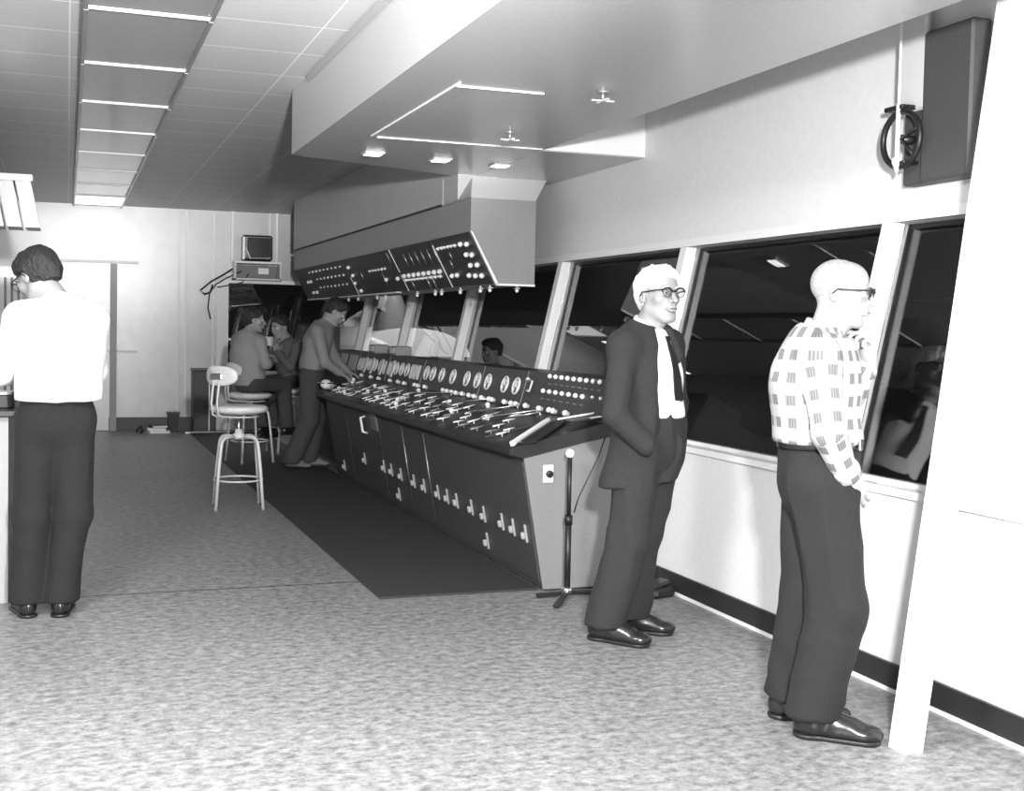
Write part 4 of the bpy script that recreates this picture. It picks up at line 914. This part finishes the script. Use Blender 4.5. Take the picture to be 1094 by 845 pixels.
# seated man with folded arms on the low stool
J=dict(hd=48,head=(.035,-.03,1.475),hrot=(14,4,0),hk=1.05,neck=(-.01,.0,1.345),shR=(.115,-.125,1.25),shL=(-.155,.115,1.25),chest=(-.03,0,1.11),waist=(-.04,0,.93),
 elR=(.19,-.15,1.02),wrR=(.20,.10,1.05),elL=(.02,.27,1.02),wrL=(.20,.14,1.08),hipR=(.05,-.06,.84),hipL=(-.07,.07,.84),
 knR=(.30,.30,.79),knL=(.03,.38,.79),anR=(.34,.32,.34),anL=(.06,.40,.34),handR=((-.2,.9,.1),(.8,.3,.5),(.3,.3,.3,.3),.3),handL=((.5,-.7,.1),(.6,.4,.5),(.4,.4,.4,.4),.3),
 footR=((.34,.32,.26),40,1,0),footL=((.06,.40,.26),50,1,0),hem=.80,belt=.88,fat=1.12,flat=.82,cuffz=.34,seatz=.736)
person(J,'seated man in light grey shirt with folded arms, in profile on the low stool',(1.80,12.15,.0105),dict(top='shirt',shirt=SHIRTL,trousers=TROUG,hair=HAIRB,hairstyle='short',brow=HAIRB,shoes=LEATHER,res=.011,hres=.0065,leg=(.098,.080,.07),loose=.012,arm=.062))
# seated man behind him, drinking
J=dict(hd=228,head=(-.10,-.02,1.405),hrot=(232,12,0),hk=1.02,neck=(-.04,.01,1.275),shR=(-.16,.12,1.185),shL=(.11,-.11,1.185),chest=(-.01,0,1.06),waist=(.02,0,.93),
 elR=(-.24,.02,.98),wrR=(-.17,-.11,1.17),elL=(.06,-.26,.97),wrL=(-.10,-.20,1.13),hipR=(-.03,.05,.84),hipL=(.06,-.06,.84),
 knR=(-.16,-.36,.80),knL=(.04,-.47,.84),anR=(-.10,-.42,.30),anL=(-.22,-.50,.55),handR=((.1,-.3,1),(-.8,.5,0),(.8,.8,.8,.8),.5),handL=((-.2,.2,1),(.5,-.8,0),(.8,.8,.8,.8),.5),
 footR=((-.10,-.42,.20),228,.95,0),footL=((-.24,-.53,.45),228,.95,0),hem=.80,belt=.88,fat=.98,flat=.8,cuffz=.33,seatz=.736)
r6,f6,g6=person(J,'seated man in dark shirt holding a white cup near his chin',(2.355,13.0,.0105),dict(top='shirt',shirt=SHIRTD,trousers=TROUG,hair=HAIRB,hairstyle='short',brow=HAIRB,shoes=LEATHER,res=.011,hres=.0065,leg=(.09,.074,.062),arm=.056))
MB().tube([tuple(g6['anL']+(.02,.01,.05)),tuple(g6['anL']-(.01,.01,.04))],.05,14).build('sock',PAPER,r6)
Mw=Matrix.Rotation(-R(19),3,'Z'); cpos=Vector((2.355,13.0,.01))+Mw@Vector((-.19,-.20,1.25))
t=empty('cup',tuple(cpos),0,'white cup held by the seated man in the dark shirt','cup')
MB().lathe([(.032,-.05),(.036,-.045),(.047,.045),(.050,.048),(.047,.05),(.04,.04),(.028,-.04)],n=20).build('cup_body',PAPER,t); MB().lathe([(.044,.036),(.001,.037)],n=20).build('drink',BLACK,t)
# ------------------------------------------------------------------ camera, light
P0=(500.,401.); F=1242.
dz=Vector((72-P0[0],-(342-P0[1]),-F)).normalized(); dx=Vector((3600.,-19.,-F)); dx=(dx-dz*dx.dot(dz)).normalized(); dv=dx.cross(dz)
cam=bpy.data.objects.new('camera',bpy.data.cameras.new('camera')); COL.objects.link(cam)
cam.matrix_world=Matrix.Translation((0,0,1.45))@Matrix((dx,dz,dv)).to_4x4()
cam.data.sensor_width=36; cam.data.lens=F/1094*36; cam.data.shift_x=47/1094; cam.data.shift_y=-21.5/1094; cam.data.clip_end=200
sc.camera=cam
def area(name,loc,target,size,e,sy=None):
    l=bpy.data.lights.new(name,'AREA'); l.size=size; l.energy=e
    if sy: l.shape='RECTANGLE'; l.size_y=sy
    o=bpy.data.objects.new(name,l); COL.objects.link(o); o.location=loc; o.rotation_euler=(Vector(target)-Vector(loc)).to_track_quat('-Z','Y').to_euler(); return o
area('camera_flash',(.42,.05,2.0),(1.7,4,.4),.16,470)
def spot(name,loc,target,e,ang,blend,r=.1):
    l=bpy.data.lights.new(name,'SPOT'); l.energy=e; l.spot_size=R(ang); l.spot_blend=blend; l.shadow_soft_size=r
    o=bpy.data.objects.new(name,l); COL.objects.link(o); o.location=loc; o.rotation_euler=(Vector(target)-Vector(loc)).to_track_quat('-Z','Y').to_euler(); return o
spot('bounce_flash',(.42,.1,2.0),(.75,3.3,2.96),7500,40,1.0)
area('near_floor_fill',(-.9,2.5,2.93),(-.9,2.5,0),.9,330)  # added overhead fill with no fixture, brightens the near floor
area('room_light_far',(-.6,14.6,2.93),(-.6,14.6,0),1.0,18)
area('room_light_left',(-1.8,8.2,2.93),(-1.8,8.2,0),1.4,5)
l=bpy.data.lights.new('hood_fill_light','POINT'); l.energy=2500; l.shadow_soft_size=.3; o=bpy.data.objects.new('hood_fill_light',l); COL.objects.link(o); o.location=(6.2,21,5.5)  # added point light to brighten the outdoor hood, no such lamp known
wd=bpy.data.worlds.new('night'); sc.world=wd; wd.use_nodes=True; wd.node_tree.nodes['Background'].inputs[0].default_value=(.004,.004,.004,1)
sc.view_settings.view_transform='Standard'; sc.view_settings.look='None'; sc.view_settings.gamma=1; sc.view_settings.exposure=0; sc.view_settings.use_curve_mapping=False
